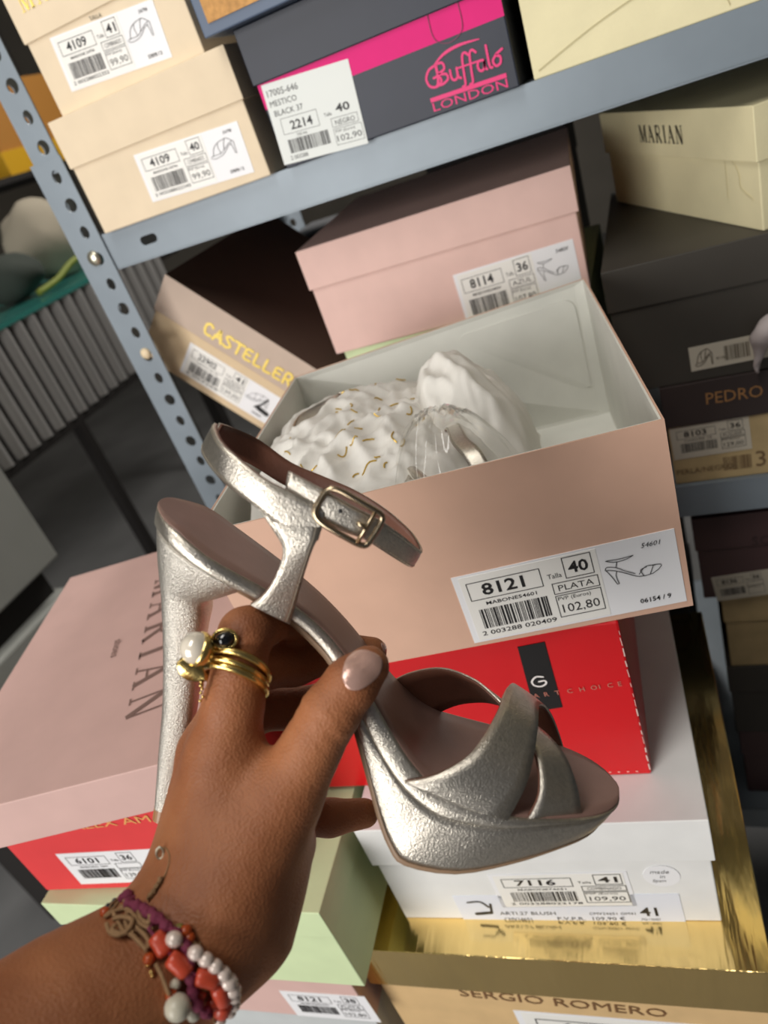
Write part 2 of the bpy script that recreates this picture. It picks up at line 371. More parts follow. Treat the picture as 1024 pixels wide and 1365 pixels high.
for z in ZT:
    zt = z+EYE; mb = MB()
    plate(mb, [(-.5665,zt-BH),(XR+.02,zt-BH),(XR+.02,zt),(-.5665,zt)], [slot(-.511, zt-.0195, .0062, .0047), slot(XR-.05, zt-.0195, .0062, .0047)], .0016, (0,YS+.0022,0), (1,0,0), (0,0,1))
    mb.box((-.5665,YS+.0014,zt-BH-.0012), (XR,YS+.02,zt-BH+.0008)); spart('front_beam', mb)
    spart('back_beam', MB().box((-.5665,YB-.004,zt-BH), (XR,YB-.002,zt)))
    spart('side_beam', MB().box((-.602,YS+.036,zt-BH), (-.600,YB-.036,zt)))
    spart('shelf_panel', MB().box((-.564,YS+.004,zt-.004), (XR,YB-.005,zt-.0004)))
for zc, m_, r_ in ((-.0575, BOLT, .0085), (-.173, PLUG, .0068)):
    mb = MB(); mb.ball((-.5865 if m_ is BOLT else -.582, YS-.002, zc+EYE), (r_, .0042, r_), 16, 8); o = spart('bolt' if m_ is BOLT else 'hole_plug', mb, m_)
    for p in o.data.polygons: p.use_smooth = True

# ------------------------------------------------------------------ boxes on the upper shelf
z1 = ZT[0]; z2 = ZT[1]; z3 = ZT[2]
b = shoe_box('cream shoe box with label 4109 size 40, on the upper shelf by the post', -.553, .712, z1, .210, .30, .112, lid=.045, cb=CREAM)
sticker(b, (178,207), (316,161), (203,270), fill=lambda F,w,h: std_label(F,w,h,'4109','MARIONE 54796','2 003288022345','40','COMBINADO','99,90',3,1,'54796','57070 / 2'))
b = shoe_box('cream shoe box with label 4109 size 41, stacked on the size 40 one', -.545, .724, z1+.1122, .177, .29, .112, lid=.046, cb=CREAM)
sticker(b, (66.4,51), (203,-2), (98,122), fill=lambda F,w,h: (std_label(F,w,h,'4109','MARIONE 54796','2 003288022352','41','COMBINADO','99,90',4,1,'54796','57070 / 2'), F.text('TALLA', .42*w, 1.02*h, h=.07*h)))
print_front(b, GOLDINK, lambda F,L: serif(F,'MARIAN',0,0,.017,.3), (32,17), .002)
b = shoe_box('navy box with magenta stripe and curly lettering on the upper shelf', -.325, .712, z1, .226, .32, .1178, lid=.045, cb=NAVY, cl=NAVY, ov=.0025)
MB().box((.0005,-.0002,.052), (.2255,.0002,.0725)).build('magenta_stripe', MAG, b.root)
Fl = Flat(); Fl.stroke([(.166,.0738),(.166,.058),(.170,.0515),(.179,.0485),(.188,.0515),(.192,.058),(.192,.0738)], .0006, 24); Fl.build('thumb_cut', mat('crease_line', S(120,20,70), .5), b.root, (0,-.0011,0), FX, FZ)
sticker(b, (348,114), (464,78), (384,219), m=mat('grey_label_paper', S(214,218,214), .4), split=None, fill=lambda F,w,h: (F.text('17005-646', .04*w, .84*h, h=.08*h, w=.36*w), F.text('MESTICO', .04*w, .72*h, h=.07*h), F.text('BLACK 37', .06*w, .60*h, h=.07*h),
    F.frame(.10*w, .36*h, .53*w, .56*h, .004*w), F.text('2214', .2*w, .40*h, h=.11*h, w=.26*w, bold=.022), F.bars(.12*w, .12*h, .60*w, .29*h, 7, 40), F.text('2 003288', .1*w, .04*h, h=.05*h), F.text('TESS 446', .24*w, .31*h, h=.03*h),
    F.text('Talla', .6*w, .44*h, h=.04*h), F.text('40', .74*w, .45*h, h=.1*h, w=.16*w, bold=.022), F.frame(.66*w, .29*h, .96*w, .40*h, .004*w), F.text('NEGRO', .7*w, .31*h, h=.06*h), F.frame(.66*w, .07*h, .98*w, .27*h, .004*w), F.text('PVP (Euros)', .68*w, .21*h, h=.04*h, w=.22*w), F.text('102,90', .68*w, .10*h, h=.085*h, w=.28*w)))
def buffalo(F, L):
    s = L; k = lambda *p: [(q[0]*s, q[1]*s*.62) for q in p]; w = .030*s
    F.rstroke(k((.17,.52),(.06,.47),(0,.32),(.03,.17),(.12,.13),(.19,.2),(.17,.3),(.1,.3)), w, 30); F.rstroke(k((.13,.14),(.16,.3),(.16,.53)), w*1.2, 10); F.rstroke(k((.16,.53),(.25,.52),(.26,.4),(.17,.34),(.27,.3),(.28,.2),(.2,.14),(.12,.15)), w, 30)
    F.rstroke(k((.33,.34),(.33,.2),(.36,.14),(.41,.18),(.42,.34)), w, 14); F.rstroke(k((.42,.34),(.42,.18),(.45,.14)), w, 6)
    for d in (0, .1): F.rstroke(k((.6+d,.5),(.56+d,.56),(.52+d,.5),(.50+d,.2),(.49+d,.0),(.45+d,-.03)), w, 18)
    F.rstroke(k((.44,.33),(.72,.33)), w*.7)
    F.rstroke(k((.77,.32),(.71,.32),(.69,.22),(.72,.14),(.77,.18),(.78,.33),(.78,.18),(.8,.14)), w, 24); F.rstroke(k((.84,.55),(.84,.18),(.87,.14)), w, 8)
    F.rstroke(k((.93,.32),(.89,.24),(.92,.14),(.98,.17),(.99,.28),(.94,.33),(.97,.36),(1.03,.40)), w, 26); F.stroke(k((.12,.5),(.3,.66),(.52,.72),(.78,.70)), w*1.0, 20, lambda t: .35+.9*math.sin(math.pi*t))
print_front(b, MAGP, buffalo, (574,128), 0, (672,95))
print_front(b, MAGP, lambda F,L: F.rect(0,0,L,.0034), (575,137), 0, (676,103), 'underline')
print_front(b, MAGP, lambda F,L: F.text('LONDON', 0, 0, h=.0068, w=L), (579,149), 0, (678,116))
b = shoe_box('box with navy edge and cork brown panel on top of the navy box', -.346, .690, z1+.1184, .26, .30, .12, lid=0, cb=mat('blue_grey_card', S(84,100,124), .5, 0, .1, 40, .08))
MB().box((.009,-.0014,.009), (.251,.0005,.111)).build('cork_panel', CORK, b.root)
b = shoe_box('large pale yellow shoe box with creased lower edge on the upper shelf', -.088, .722, z1, .32, .33, .13, lid=0, cb=YCREAM)
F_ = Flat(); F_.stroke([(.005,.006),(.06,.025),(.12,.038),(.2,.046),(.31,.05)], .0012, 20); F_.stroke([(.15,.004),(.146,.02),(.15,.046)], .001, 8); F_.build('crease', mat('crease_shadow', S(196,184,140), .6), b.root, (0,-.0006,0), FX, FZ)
MB().box((.155,-.0008,.052), (.21,.0002,.09)).build('price_sticker', STICK, b.root)
# second row behind the post
for k, (x_, z_, c_) in enumerate(((-.552,z1+.2242,CREAM),)):
    b = shoe_box('plain cream shoe box topmost over the size 41 box', x_, .74, z_+.0002, .19, .28, .11, lid=.045, cb=c_)

# ------------------------------------------------------------------ boxes on the middle shelf
sup = shoe_box('white shoe box on the middle shelf beneath the tilted box', -.545, .80, z2, .15, .30, .078, lid=.03, cb=GREY)
b = shoe_box('tilted kraft shoe box with taupe lid and yellow CASTELLER lettering', -.6255, .762, -.183, .25, .30, .120, roll=R(47.5), lid=.050, cb=CAST, cl=TAUPE, top=CASTTOP)  # lid top coloured dark for the shade beneath the upper shelf
sticker(b, (254,456), (375,531), (237.5,493), fill=lambda F,w,h: (std_label(F,w,h,'22902','CASTELLER 04','2 003288','41','NEGRO/PL','139,00',9,1,'','04/2022'), F.stroke([(.80*w,.3*h),(.86*w,.5*h),(.9*w,.75*h)], .02*w, 6), F.rstroke([(.84*w,.34*h),(.94*w,.3*h)], .05*w)))
def casteller(F, L):
    u = L/9.6; w = .19*L/9.; x = 0
    G = {'C':[[(.8,.95),(.55,1.15),(.2,1.0),(.1,.55),(.3,.1),(.8,.12)]],'A':[[(0,0),(.3,.6),(.5,1.1),(.65,.6),(.85,0)],[(.12,.4),(.8,.42)]],'S':[[(.8,1.0),(.4,1.1),(.15,.85),(.5,.55),(.75,.25),(.4,.0),(0,.1)]],
         'T':[[(0,1.05),(.95,1.05)],[(.45,1.05),(.42,0)]],'E':[[(.75,1.05),(.2,1.0),(.12,.55),(.15,.05),(.8,.05)],[(.12,.55),(.65,.55)]],'L':[[(.15,1.1),(.12,.3),(.2,.03),(.8,.08)]],'R':[[(.12,0),(.15,1.05),(.6,1.1),(.78,.8),(.5,.55),(.15,.5)],[(.42,.52),(.85,0)]]}
    for ch in 'CASTELLER':
        for st in G[ch]: F.rstroke([(x+p[0]*u, p[1]*u*1.1) for p in st], w*1.25, 14)
        x += 1.06*u
print_front(b, GOLDINK, casteller, (270,443), .002, (389,517))
b = shoe_box('pink shoe box with label 8114 size 36 on the pale green box', -.3655, .7545, -.2380, .286, .29, .120, yaw=R(4.8), lid=.043, cb=PINK, ov=.0025)
sticker(b, (603.5,367), (763.5,318), (624,436), fill=lambda F,w,h: std_label(F,w,h,'8114','MABONE54820','2 003288020331','36','AZUL','107,80',12,0,'54820','06154 / 4'))
b = shoe_box('pale green shoe box on the middle shelf under the pink 8114 box', -.3560, .7620, -.3480, .272, .28, .1096, yaw=0, lid=.04, cb=GREEN)
b = shoe_box('grey shoe box standing on the middle shelf under the green box', -.3540, .7640, z2, .27, .28, .1053, yaw=0, lid=.04, cb=GREY)
PED = shoe_box('kraft shoe box with dark brown lid, lowest on the middle shelf', -.027, .727, z2, .30, .34, .1155, lid=.046, cb=KRAFT2, cl=BROWN)
sticker(PED, (892,572), (998,554), (902,613), m=OLDST, split=None, fill=lambda F,w,h: std_label(F,w*1.45,h,'8103','HARDER 15','','36','FUCSIA','129,00',14,None))
print_front(PED, COPPER, lambda F,L: F.text('PEDRO MIRALLES', 0, 0, h=.0125, w=.125), (942,539), .002, (1010,529))
print_front(PED, mat('brown_print', S(120,96,66), .6), lambda F,L: (F.bars(0,0,.026,.016,5,24), F.text('36', .03, .0, h=.018), F.text('PERLA/NEGRO', -.046, .002, h=.006)), (966,627), 0)
CH = shoe_box('charcoal shoe box with torn cream label under the cream box', -.062, .727, z2+.1158, .33, .34, .1275, lid=.041, cb=DARK)
sticker(CH, (917.5,464), (1030,441), (923,495), m=OLDST, split=None, ink=mat('faded_ink', S(110,100,84), .6), fill=lambda F,w,h: (F.sketch(.06*w,.15*h,.22*w,.7*h,.01*w,1), F.bars(.42*w,.2*h,.72*w,.8*h,8,20), F.text('8136', .32*w, .3*h, h=.12*h)))
b = shoe_box('worn pale yellow shoe box lettered MARIAN on the charcoal box', -.055, 1.006, CH.P.z-EYE+.1277, .303, .19, .102, yaw=R(-64.8), lid=.044, cb=YCREAM, ov=.003)
print_front(b, INK, lambda F,L: serif(F,'MARIAN',0,0,L/6.6*1.12,.26), (855,189), .003, (917,192))
print_front(b, mat('crease_tone', S(222,212,170), .6), lambda F,L: (F.stroke([(.0,.058),(.03,.044),(.05,.025),(.052,.012),(.07,.003)], .0012, 20), F.stroke([(.03,.0),(.031,.058)], .0007)), (948,262), 0)
shoe_box('tall dark navy box standing in for dark metal at the back of the middle shelf by the post', -.55, 1.105, z2, .17, .12, .30, lid=.05, cb=mat('dark_navy_card', S(34,38,52), .6), name='filler_box', cat='boot box')  # stand-in for dark navy metal, fills the gap by the post
shoe_box('tall black filler box added to darken the back of the middle shelf behind the pink box', -.30, 1.105, z2, .19, .12, .34, lid=.05, cb=mat('dark_gap_card', S(30,27,26), .6), name='filler_box', cat='boot box')  # added dark box, fills the gap at the back so it reads dark
rib = MB(); pts = catmull([on_axis(1040,425,1,.712), on_axis(1024,440,1,.71), on_axis(1014,456,1,.712), on_axis(1010,478,1,.714), on_axis(1011,495,1,.716)], 16)
rib.tube([Vector(p) for p in pts], [.009,.010,.0105,.011,.011,.0105,.010,.009,.008,.006,.0045,.004,.0035,.003,.0025,.002], 8)
rv = random.Random(2); rib.v = [tuple(Vector(v)+Vector(noise.noise_vector(Vector(v)*90))*.003) for v in rib.v]
tag(rib.build('paper_scrap', mat('grey_tissue', S(196,186,184), .8), smooth=True), 'crumpled grey tissue scrap hanging over the charcoal box label', 'paper')

# ------------------------------------------------------------------ boxes on the lower shelf
low = [('brown', -.016, .742, -.627, .30, .30, .117, MAROON, 'dark maroon shoe box on the lower shelf right under the middle beam'), ('k', .004, .75, -.748, .14, .30, .1205, KRAFT2, 'small kraft shoe box on the lower shelf under the maroon box'), ('t', .150, .75, -.748, .15, .30, .1205, TEAL, 'teal shoe box on the lower shelf beside the small kraft box'), ('d', .0, .75, -.8715, .30, .30, .1233, DARK, 'dark shoe box in the lower shelf stack under the kraft and teal boxes'), ('e', .005, .752, z3, .30, .30, .1263, MAROON, 'dark maroon shoe box lowest in the lower shelf stack')]
shoe_box('black filler box added to darken the gap on the lower shelf beside the maroon stack', -.30, .76, z3, .265, .28, .235, lid=.05, cb=MATS['dark_gap_card'], name='filler_box', cat='boot box')  # added dark box, hides the lit floor left of the stack
shoe_box('upper black filler box darkening the gap on the lower shelf', -.30, .762, z3+.2353, .265, .28, .235, lid=.05, cb=MATS['dark_gap_card'], name='filler_box', cat='boot box')  # second added box, keeps the upper half of that gap dark
for n_, x, y, z, W, D, H, c_, lab in low:
    b = shoe_box(lab, x, y, z, W, D, H, lid=.045, cb=c_)
    if n_ == 'brown':
        sticker(b, (948,770), (1034,757), (944,803), m=OLDST, split=None, fill=lambda F,w,h: std_label(F,w*1.2,h,'8136','','','36','','',15,None))
        print_front(b, mat('dull_ink', S(60,44,44), .5), lambda F,L: F.text('SO', 0, 0, h=.012), (1003,727), .002)

# ------------------------------------------------------------------ pile in front of the shelving
o8 = empty('open_shoe_box', (-.308, .340, -.341+EYE), (0, 0, R(11.1))); tag(o8, 'open peach pink shoe box labelled 8121 holding crumpled tissue paper', 'shoe box')
W8, D8, H8, T8 = .298, .304, .137, .0022
def walls(m, o, i, z0, z1, zf):
    v = []
    for r_, z_ in ((o,z0),(o,z1),(i,z1),(i,zf)): q_ = z_/H8; v += [(r_,r_,z_),(W8-r_,r_,z_),(W8-r_-.001*q_,D8-r_+.006*q_,z_),(r_+.015*q_,D8-r_-.034*q_,z_)]
    f = [(0,3,2,1), (12,13,14,15)]
    for q in range(3):
        for k in range(4): f.append((q*4+k, q*4+(k+1)%4, q*4+4+(k+1)%4, q*4+4+k))
    return m.add(v, f)
walls(MB(), 0, .0012, 0, H8, .0012).build('body', PEACH, o8)
walls(MB(), .00125, .0026, .0013, H8-.0004, .0026).build('lining', LIN, o8)
def backwall(u, z, off):            # point on the inner face of the flexed back wall
    q_ = z/H8; l = Vector((.0026+.015*q_, D8-.0026-.034*q_, z)); r_ = Vector((W8-.0026-.001*q_, D8-.0026+.006*q_, z)); return l.lerp(r_, u)+Vector((0,-off,0))
for u0, u1, zz0, zz1 in ((.03,.36,.05,.122), (.56,.96,.035,.124)):
    mb = MB(); rr_ = .012; cs = []
    for cu_, cz_, a0 in ((u1-.035,zz1-rr_,0),(u0+.035,zz1-rr_,90)):
        for k in range(7): a_ = R(a0+15*k); cs.append((cu_+.035*math.cos(a_), cz_+rr_*math.sin(a_)))
    cs += [(u0,zz0),(u1,zz0)]; n_ = len(cs)
    mb.add([backwall(u,z,.0012) for u,z in cs]+[backwall(u,z,-.0001) for u,z in cs], [tuple(range(n_)), tuple(range(n_,2*n_))[::-1]]+[(k,(k+1)%n_,n_+(k+1)%n_,n_+k) for k in range(n_)]); mb.build('lining_flap', LIN, o8)
b8 = Box(); b8.root = o8; b8.W, b8.D, b8.H, b8.ov = W8, D8, H8, 0; b8.M = Matrix.Rotation(R(11.1),3,'Z'); b8.P = o8.location.copy()
sticker(b8, (601,770.5), (898.5,704), (632,857), fill=lambda F,w,h: std_label(F,w,h,'8121','MABONE54601','2 003288 020409','40','PLATA','102,80',21,0,'54601','06154 / 9'))
lidroot = empty('pink_box_cover', (-.561, .208, -.384+EYE), (0,0,R(17))); tag(lidroot, 'large dusty pink box lid lettered MARIAN lying on the red box', 'box cover')
LW, LD, LH = .253, .320, .043
m = MB(); a = [(0,0),(LW,0),(LW,LD),(0,LD)]; i_ = [(.002,.002),(LW-.002,.002),(LW-.002,LD-.002),(.002,LD-.002)]
m.add([(*p,0) for p in a]+[(*p,LH) for p in a]+[(*p,0) for p in i_]+[(*p,LH-.002) for p in i_], [(4,5,6,7),(12,15,14,13)]+[q for k in range(4) for q in ((k,(k+1)%4,4+(k+1)%4,4+k),(8+(k+1)%4,8+k,12+k,12+(k+1)%4),(k,8+k,8+(k+1)%4,(k+1)%4))])
m.build('lid', MAUVE, lidroot, bevel=.0008)
bl = Box(); bl.H = LH; bl.M = Matrix.Rotation(R(17),3,'Z'); bl.P = lidroot.location.copy()
p0 = Vector(topface(bl, 207, 775)); p1 = Vector(topface(bl, 166, 968)); U = (p1-p0); L_ = U.length; U.normalize(); V = Vector((-U.y, U.x))
Fl = Flat(); serif(Fl, 'MARIAN', 0, 0, L_/6.4, .42); Fl.text('shoes', L_*.40, -L_*.14, h=.008)
Fl.build('lettering', EMB, lidroot, (p0.x, p0.y, LH+.0004), (U.x,U.y,0), (V.x,V.y,0))

b = shoe_box('glossy red shoe box with black logo panel under the open box', -.336, .3655, -.4958, .2745, .25, .1546, yaw=R(4.4), lid=0, cb=RED, bev=.0018)
MB().add([(*face(b,x,y),) for x,y in ((690,862),(726,855),(750,942),(713,948))], []); q = [face(b,x,y) for x,y in ((690,862),(726,855),(750,942),(713,948))]
MB().add([(u,-.0006,w) for u,w in q]+[(u,.0003,w) for u,w in q], [(0,1,2,3),(4,7,6,5),(0,4,5,1),(1,5,6,2),(2,6,7,3),(3,7,4,0)]).build('logo_panel', mat('black_gloss', S(26,24,24), .3), b.root)
print_front(b, WHITEINK, lambda F,L: F.rstroke([(.9*L,.85*L),(.45*L,.95*L),(.05*L,.6*L),(.1*L,.2*L),(.5*L,.02*L),(.9*L,.2*L),(.92*L,.48*L),(.5*L,.48*L)], .13*L, 30), (712,916), .0004, (731,913))
print_front(b, mat('tan_ink', S(190,120,104), .4), lambda F,L: [F.text(c, L*k, 0, h=.0042) for c, k in zip('MART CHOICE', (0,.12,.23,.34,.4,.46,.58,.69,.77,.85,.95))], (697,932), .0004, (832,913))
F_ = Flat(); rs_ = random.Random(5)
for k in range(15): z_ = .006+k*.0098; F_.stroke([(.2737, z_), (.2737-rs_.uniform(0,.0005), z_+rs_.uniform(.003,.008))], rs_.uniform(.0003,.0010))
F_.build('worn_edge', mat('worn_card', S(214,190,180), .7), b.root, (0,-.0006,0), FX, FZ)
print_front(b, mat('bright_scuff', S(236,150,140), .5), lambda F,L: [F.rect(L*k/22+.001, 0, L*k/22+.0028, .0016) for k in range(22)], (612,1036), 0, (858,1028), 'edge_scuffs')
WB = shoe_box('white shoe box labelled 7116 size 41 between red box and gold lid', -.2935, .3285, -.6282, .266, .27, .1322, yaw=R(5.0), lid=.048, cb=WHITE, ov=.003)
sticker(WB, (650,1166), (835,1161), (668,1209), split=.97, fill=lambda F,w,h: std_label(F,w*1.5,h,'7116','MABONE74651','2 003288022178','41','COMBINADO','109,90',31,None))
sticker(WB, (603,1194), (905,1191), (618,1231), m=mat('blueish_sticker', S(226,230,240), .45), split=None, name='supplier_sticker', fill=lambda F,w,h: (F.text('ARTI.27 BLUSH', .19*w, .34*h, h=.11*h, w=.26*w), F.text('CMV24651', .20*w, .14*h, h=.10*h, w=.13*w), F.text('P.V.P.R.  109,90 €', .45*w, .14*h, h=.13*h, w=.30*w), F.text('CMV24651 GM41', .60*w, .34*h, h=.08*h, w=.20*w), F.text('41', .82*w, .30*h, h=.28*h, w=.075*w, bold=.02), F.text('FGI / 96457', .82*w, .15*h, h=.07*h, w=.08*w),
    F.rstroke([(.06*w,.78*h),(.12*w,.8*h),(.15*w,.62*h)], .012*w, 10), F.rstroke([(.08*w,.38*h),(.15*w,.42*h)], .022*w), F.rstroke([(.165*w,.72*h),(.155*w,.45*h)], .012*w)))
p = face(WB, 882, 1167, 0); cv = MB(); cv.tube([(p[0],.0004,p[1]), (p[0],-.0006,p[1])], .0135, 24); rs = cv.build('round_sticker', STICK, WB.root)
Fl = Flat(); Fl.frame(0,0,0,0,0); Fl.text('made', p[0]-.008, p[1]+.0035, h=.0045, shear=.2); Fl.text('in', p[0]-.0015, p[1]-.0022, h=.0038, shear=.2); Fl.text('Spain', p[0]-.0075, p[1]-.0085, h=.0045, shear=.2)
Fl.build('print', GREYINK, rs, (0,-.0009,0), FX, FZ)
GB = shoe_box('wide kraft boot box with shiny gold foil lid under the white box', -.336, .301, -.7900, .335, .395, .1616, yaw=R(3.4), lid=.060, cb=KRAFT, cl=GOLD, ov=.005)
print_front(GB, mat('brown_foil_ink', S(120,84,48), .4), lambda F,L: F.text('SERGIO ROMERO', 0, 0, h=.0135, w=L), (614,1327), 0, (890,1356))
sticker(GB, (684,1346), (1016,1372), (700,1410), split=.97, fill=lambda F,w,h: std_label(F,w*1.5,h,'6840','MABONE74650','2 003288','41','NEGRO','129,90',41,None))
shoe_box('closed brown carton on the floor carrying the gold lidded boot box', -.315, .31, -EYE, .32, .37, EYE-.7904, yaw=R(3.4), lid=0, cb=KRAFT, name='carton', cat='carton')

# left pile
b = shoe_box('red shoe box labelled 6101 under the dusty pink lid', -.582, .2525, -.5000, .230, .20, .1158, yaw=R(6.5), lid=0, cb=RED2)
sticker(b, (74,1138), (224,1130), (106,1178), split=None, fill=lambda F,w,h: std_label(F,w*1.05,h,'6101','MADURO 1001','','36','','139,00',51,None))
print_front(b, ORANGEINK, lambda F,L: F.text('ALEX AMARO', 0, 0, h=.008, w=L), (98,1106), 0, (262,1088))
b = shoe_box('pale green shoe box under the red 6101 box', -.578, .243, -.6120, .272, .25, .1116, yaw=R(3.6), lid=.034, cb=GREEN)
sticker(b, (300,1262), (345,1264), (330,1290), split=None, name='white_sticker')
b = shoe_box('rose pink shoe box labelled 8121 size 38 under the green box', -.60, .2640, -.7280, .256, .25, .1158, yaw=R(3.6), lid=.036, cb=MAUVE)
sticker(b, (372,1320), (486,1328), (398,1353), split=None, fill=lambda F,w,h: std_label(F,w*1.4,h,'8121','MABONE54601','','38','PLATA','102,80',52,None))
b = shoe_box('pale grey shoe box lowest of the left pile', -.60, .2700, -.8400, .25, .25, .1118, yaw=R(3.6), lid=.036, cb=GREY)
shoe_box('closed brown carton on the floor carrying the left pile', -.61, .27, -EYE, .265, .27, EYE-.8402, yaw=R(3.6), lid=0, cb=KRAFT2, name='carton', cat='carton')

# ------------------------------------------------------------------ sandal
SILVER = mat('silver_leather', (.66, .61, .53), .33, .95, .6, 1250, .14, 500, kind='noise', bdist=.0005)
SILVERH = mat('silver_grain_leather', (.67, .63, .56), .33, .95, 1., 1500, .25, 1300, kind='noise', bdist=.0006)
LINING = mat('brown_leather_lining', S(112, 72, 56), .5, 0, .35, 500, .12, 120, bdist=.0005); FOOTBED = mat('taupe_footbed_leather', S(150, 118, 108), .42, 0, .2, 300, .08, 60, bdist=.0005)
SOLE = mat('tan_outsole', S(150, 122, 96), .45, 0, .1, 120, .1, 40); TIP = mat('brown_heel_tip', S(150, 108, 70), .35); BUCK = mat('antique_brass', (.46, .36, .24), .22, 1.); THREAD = mat('grey_thread', S(150,140,124), .7)
CW = Matrix((c_right, c_up, -c_fwd)).transposed()          # camera axes (right, up, towards) -> world
tl = R(11.); Fv = Vector((.98,-.195,0)).normalized(); U0 = Vector((.195,.98,0)).normalized(); Nv = Vector((0,0,1)); Uv = U0*math.cos(tl)+Nv*math.sin(tl)
Xw = (CW @ Fv).normalized(); Zw = (CW @ Uv).normalized(); Yw = Zw.cross(Xw)
MS = Matrix.Identity(4)
for i in range(3): MS[i][0] = Xw[i]; MS[i][1] = Yw[i]; MS[i][2] = Zw[i]
MS.translation = at_depth(220, 1083, .345)
V3 = lambda x, y, z: Vector((x, -y, z))*.001               # millimetres, y towards the viewer's side
def smooth(o, sub=0):
    for p in o.data.polygons: p.use_smooth = True
    if sub:
        m_ = o.modifiers.new('sub', 'SUBSURF'); m_.levels = sub; m_.render_levels = sub
    return o
def ribbon(rows, t, n=40, m=5, sgn=1):
    """two-edged strip with thickness; returns outer and inner grids"""
    rr = catmull([(*a, *b) for a, b in rows], n); G = []
    for r_ in rr:
        a, b_ = Vector(r_[:3]), Vector(r_[3:]); G.append([V3(*(a.lerp(b_, k/(m-1)))) for k in range(m)])
    Nn = []
    for i in range(n):
        row = []
        for k in range(m):
            du = G[min(i+1,n-1)][k]-G[max(i-1,0)][k]; dv = G[i][min(k+1,m-1)]-G[i][max(k-1,0)][:] if False else G[i][min(k+1,m-1)]-G[i][max(k-1,0)]
            row.append(du.cross(dv).normalized()*sgn)
        Nn.append(row)
    return G, Nn
def strip_solid(G, Nn, o0, o1, crown=0.):
    n, m = len(G), len(G[0]); mb = MB(); vs_ = []
    for o in (o0, o1):
        for i in range(n):
            for k in range(m):
                c_ = crown*math.sin(math.pi*k/(m-1)) if o == o1 else 0
                vs_.append(G[i][k]+Nn[i][k]*(o+c_)*.001)
    fs = []; q = n*m
    for i in range(n-1):
        for k in range(m-1):
            a = i*m+k; fs += [(a,a+1,a+m+1,a+m), (q+a,q+a+m,q+a+m+1,q+a+1)]
        fs += [(i*m, (i+1)*m, q+(i+1)*m, q+i*m), (i*m+m-1, q+i*m+m-1, q+(i+1)*m+m-1, (i+1)*m+m-1)]
    for k in range(m-1):
        fs += [(k, q+k, q+k+1, k+1), ((n-1)*m+k, (n-1)*m+k+1, q+(n-1)*m+k+1, q+(n-1)*m+k)]
    return mb.add(vs_, fs)
ST = [(-21.5,146,2,-21,139,-20,138),(-20,145.3,10,-20,138.3,-19,137),(-13.4,142.8,20,-13,136.5,-12,135),(-5.3,140,25,-6,134,-5,132),(8,133.2,26.5,7,127.5,6,124),(26.3,125.5,22.5,25,119.8,24,116.5),(44.5,117.4,18,43,112,41,108.5),(57.5,109.3,17,55,104.5,53,100.6),
      (69,100,18,65.5,95.5,62.5,93),(80,89,21,75,84.5,72,81),(90,79,26,84,74,77.5,71.5),(99,70.5,31,92,66,85.6,57),(109,63,35,101,58.5,94.6,40.4),(118,59.3,37.5,111,53,101.5,30),(128,57.3,39.5,122,50.3,109,25),(145,56,40,143,51.2,130,26),(164,56.3,36,163,54.5,152.5,32.9),(180,56.8,30,179.5,55.8,171,39.5),(190.5,57.2,22.5,190,56.4,184,43),(197,57.4,13,196.5,56.6,191.5,45),(200,57.5,2,199.7,56.7,195,46.5)]
SS = catmull(ST, 61)
def slab(top, bot, hwt, hwb, bulge=.8, na=8):
    """loft between two profile curves with rounded side walls"""
    mb = MB(); vs_ = []; fs = []; n = len(top); ring = 2*na+8
    for (tx,tz), (bx,bz), a, b_ in zip(top, bot, hwt, hwb):
        row = []
        for k in range(na): row.append(V3(tx, -a+2*a*k/(na-1), tz))
        for q in (.15,.4,.65,.9): row.append(V3(tx+(bx-tx)*q, (a+(b_-a)*q)+bulge*math.sin(math.pi*q)*min(1,a/8), tz+(bz-tz)*q))
        for k in range(na): row.append(V3(bx, b_-2*b_*k/(na-1), bz))
        for q in (.9,.65,.4,.15): row.append(V3(tx+(bx-tx)*q, -(a+(b_-a)*q)-bulge*math.sin(math.pi*q)*min(1,a/8), tz+(bz-tz)*q))
        vs_ += row
    for i in range(n-1):
        for k in range(ring): j = (k+1) % ring; fs.append((i*ring+k, i*ring+j, (i+1)*ring+j, (i+1)*ring+k))
    fs += [tuple(range(ring)), tuple((n-1)*ring+k for k in range(ring))[::-1]]
    return mb.add(vs_, fs)
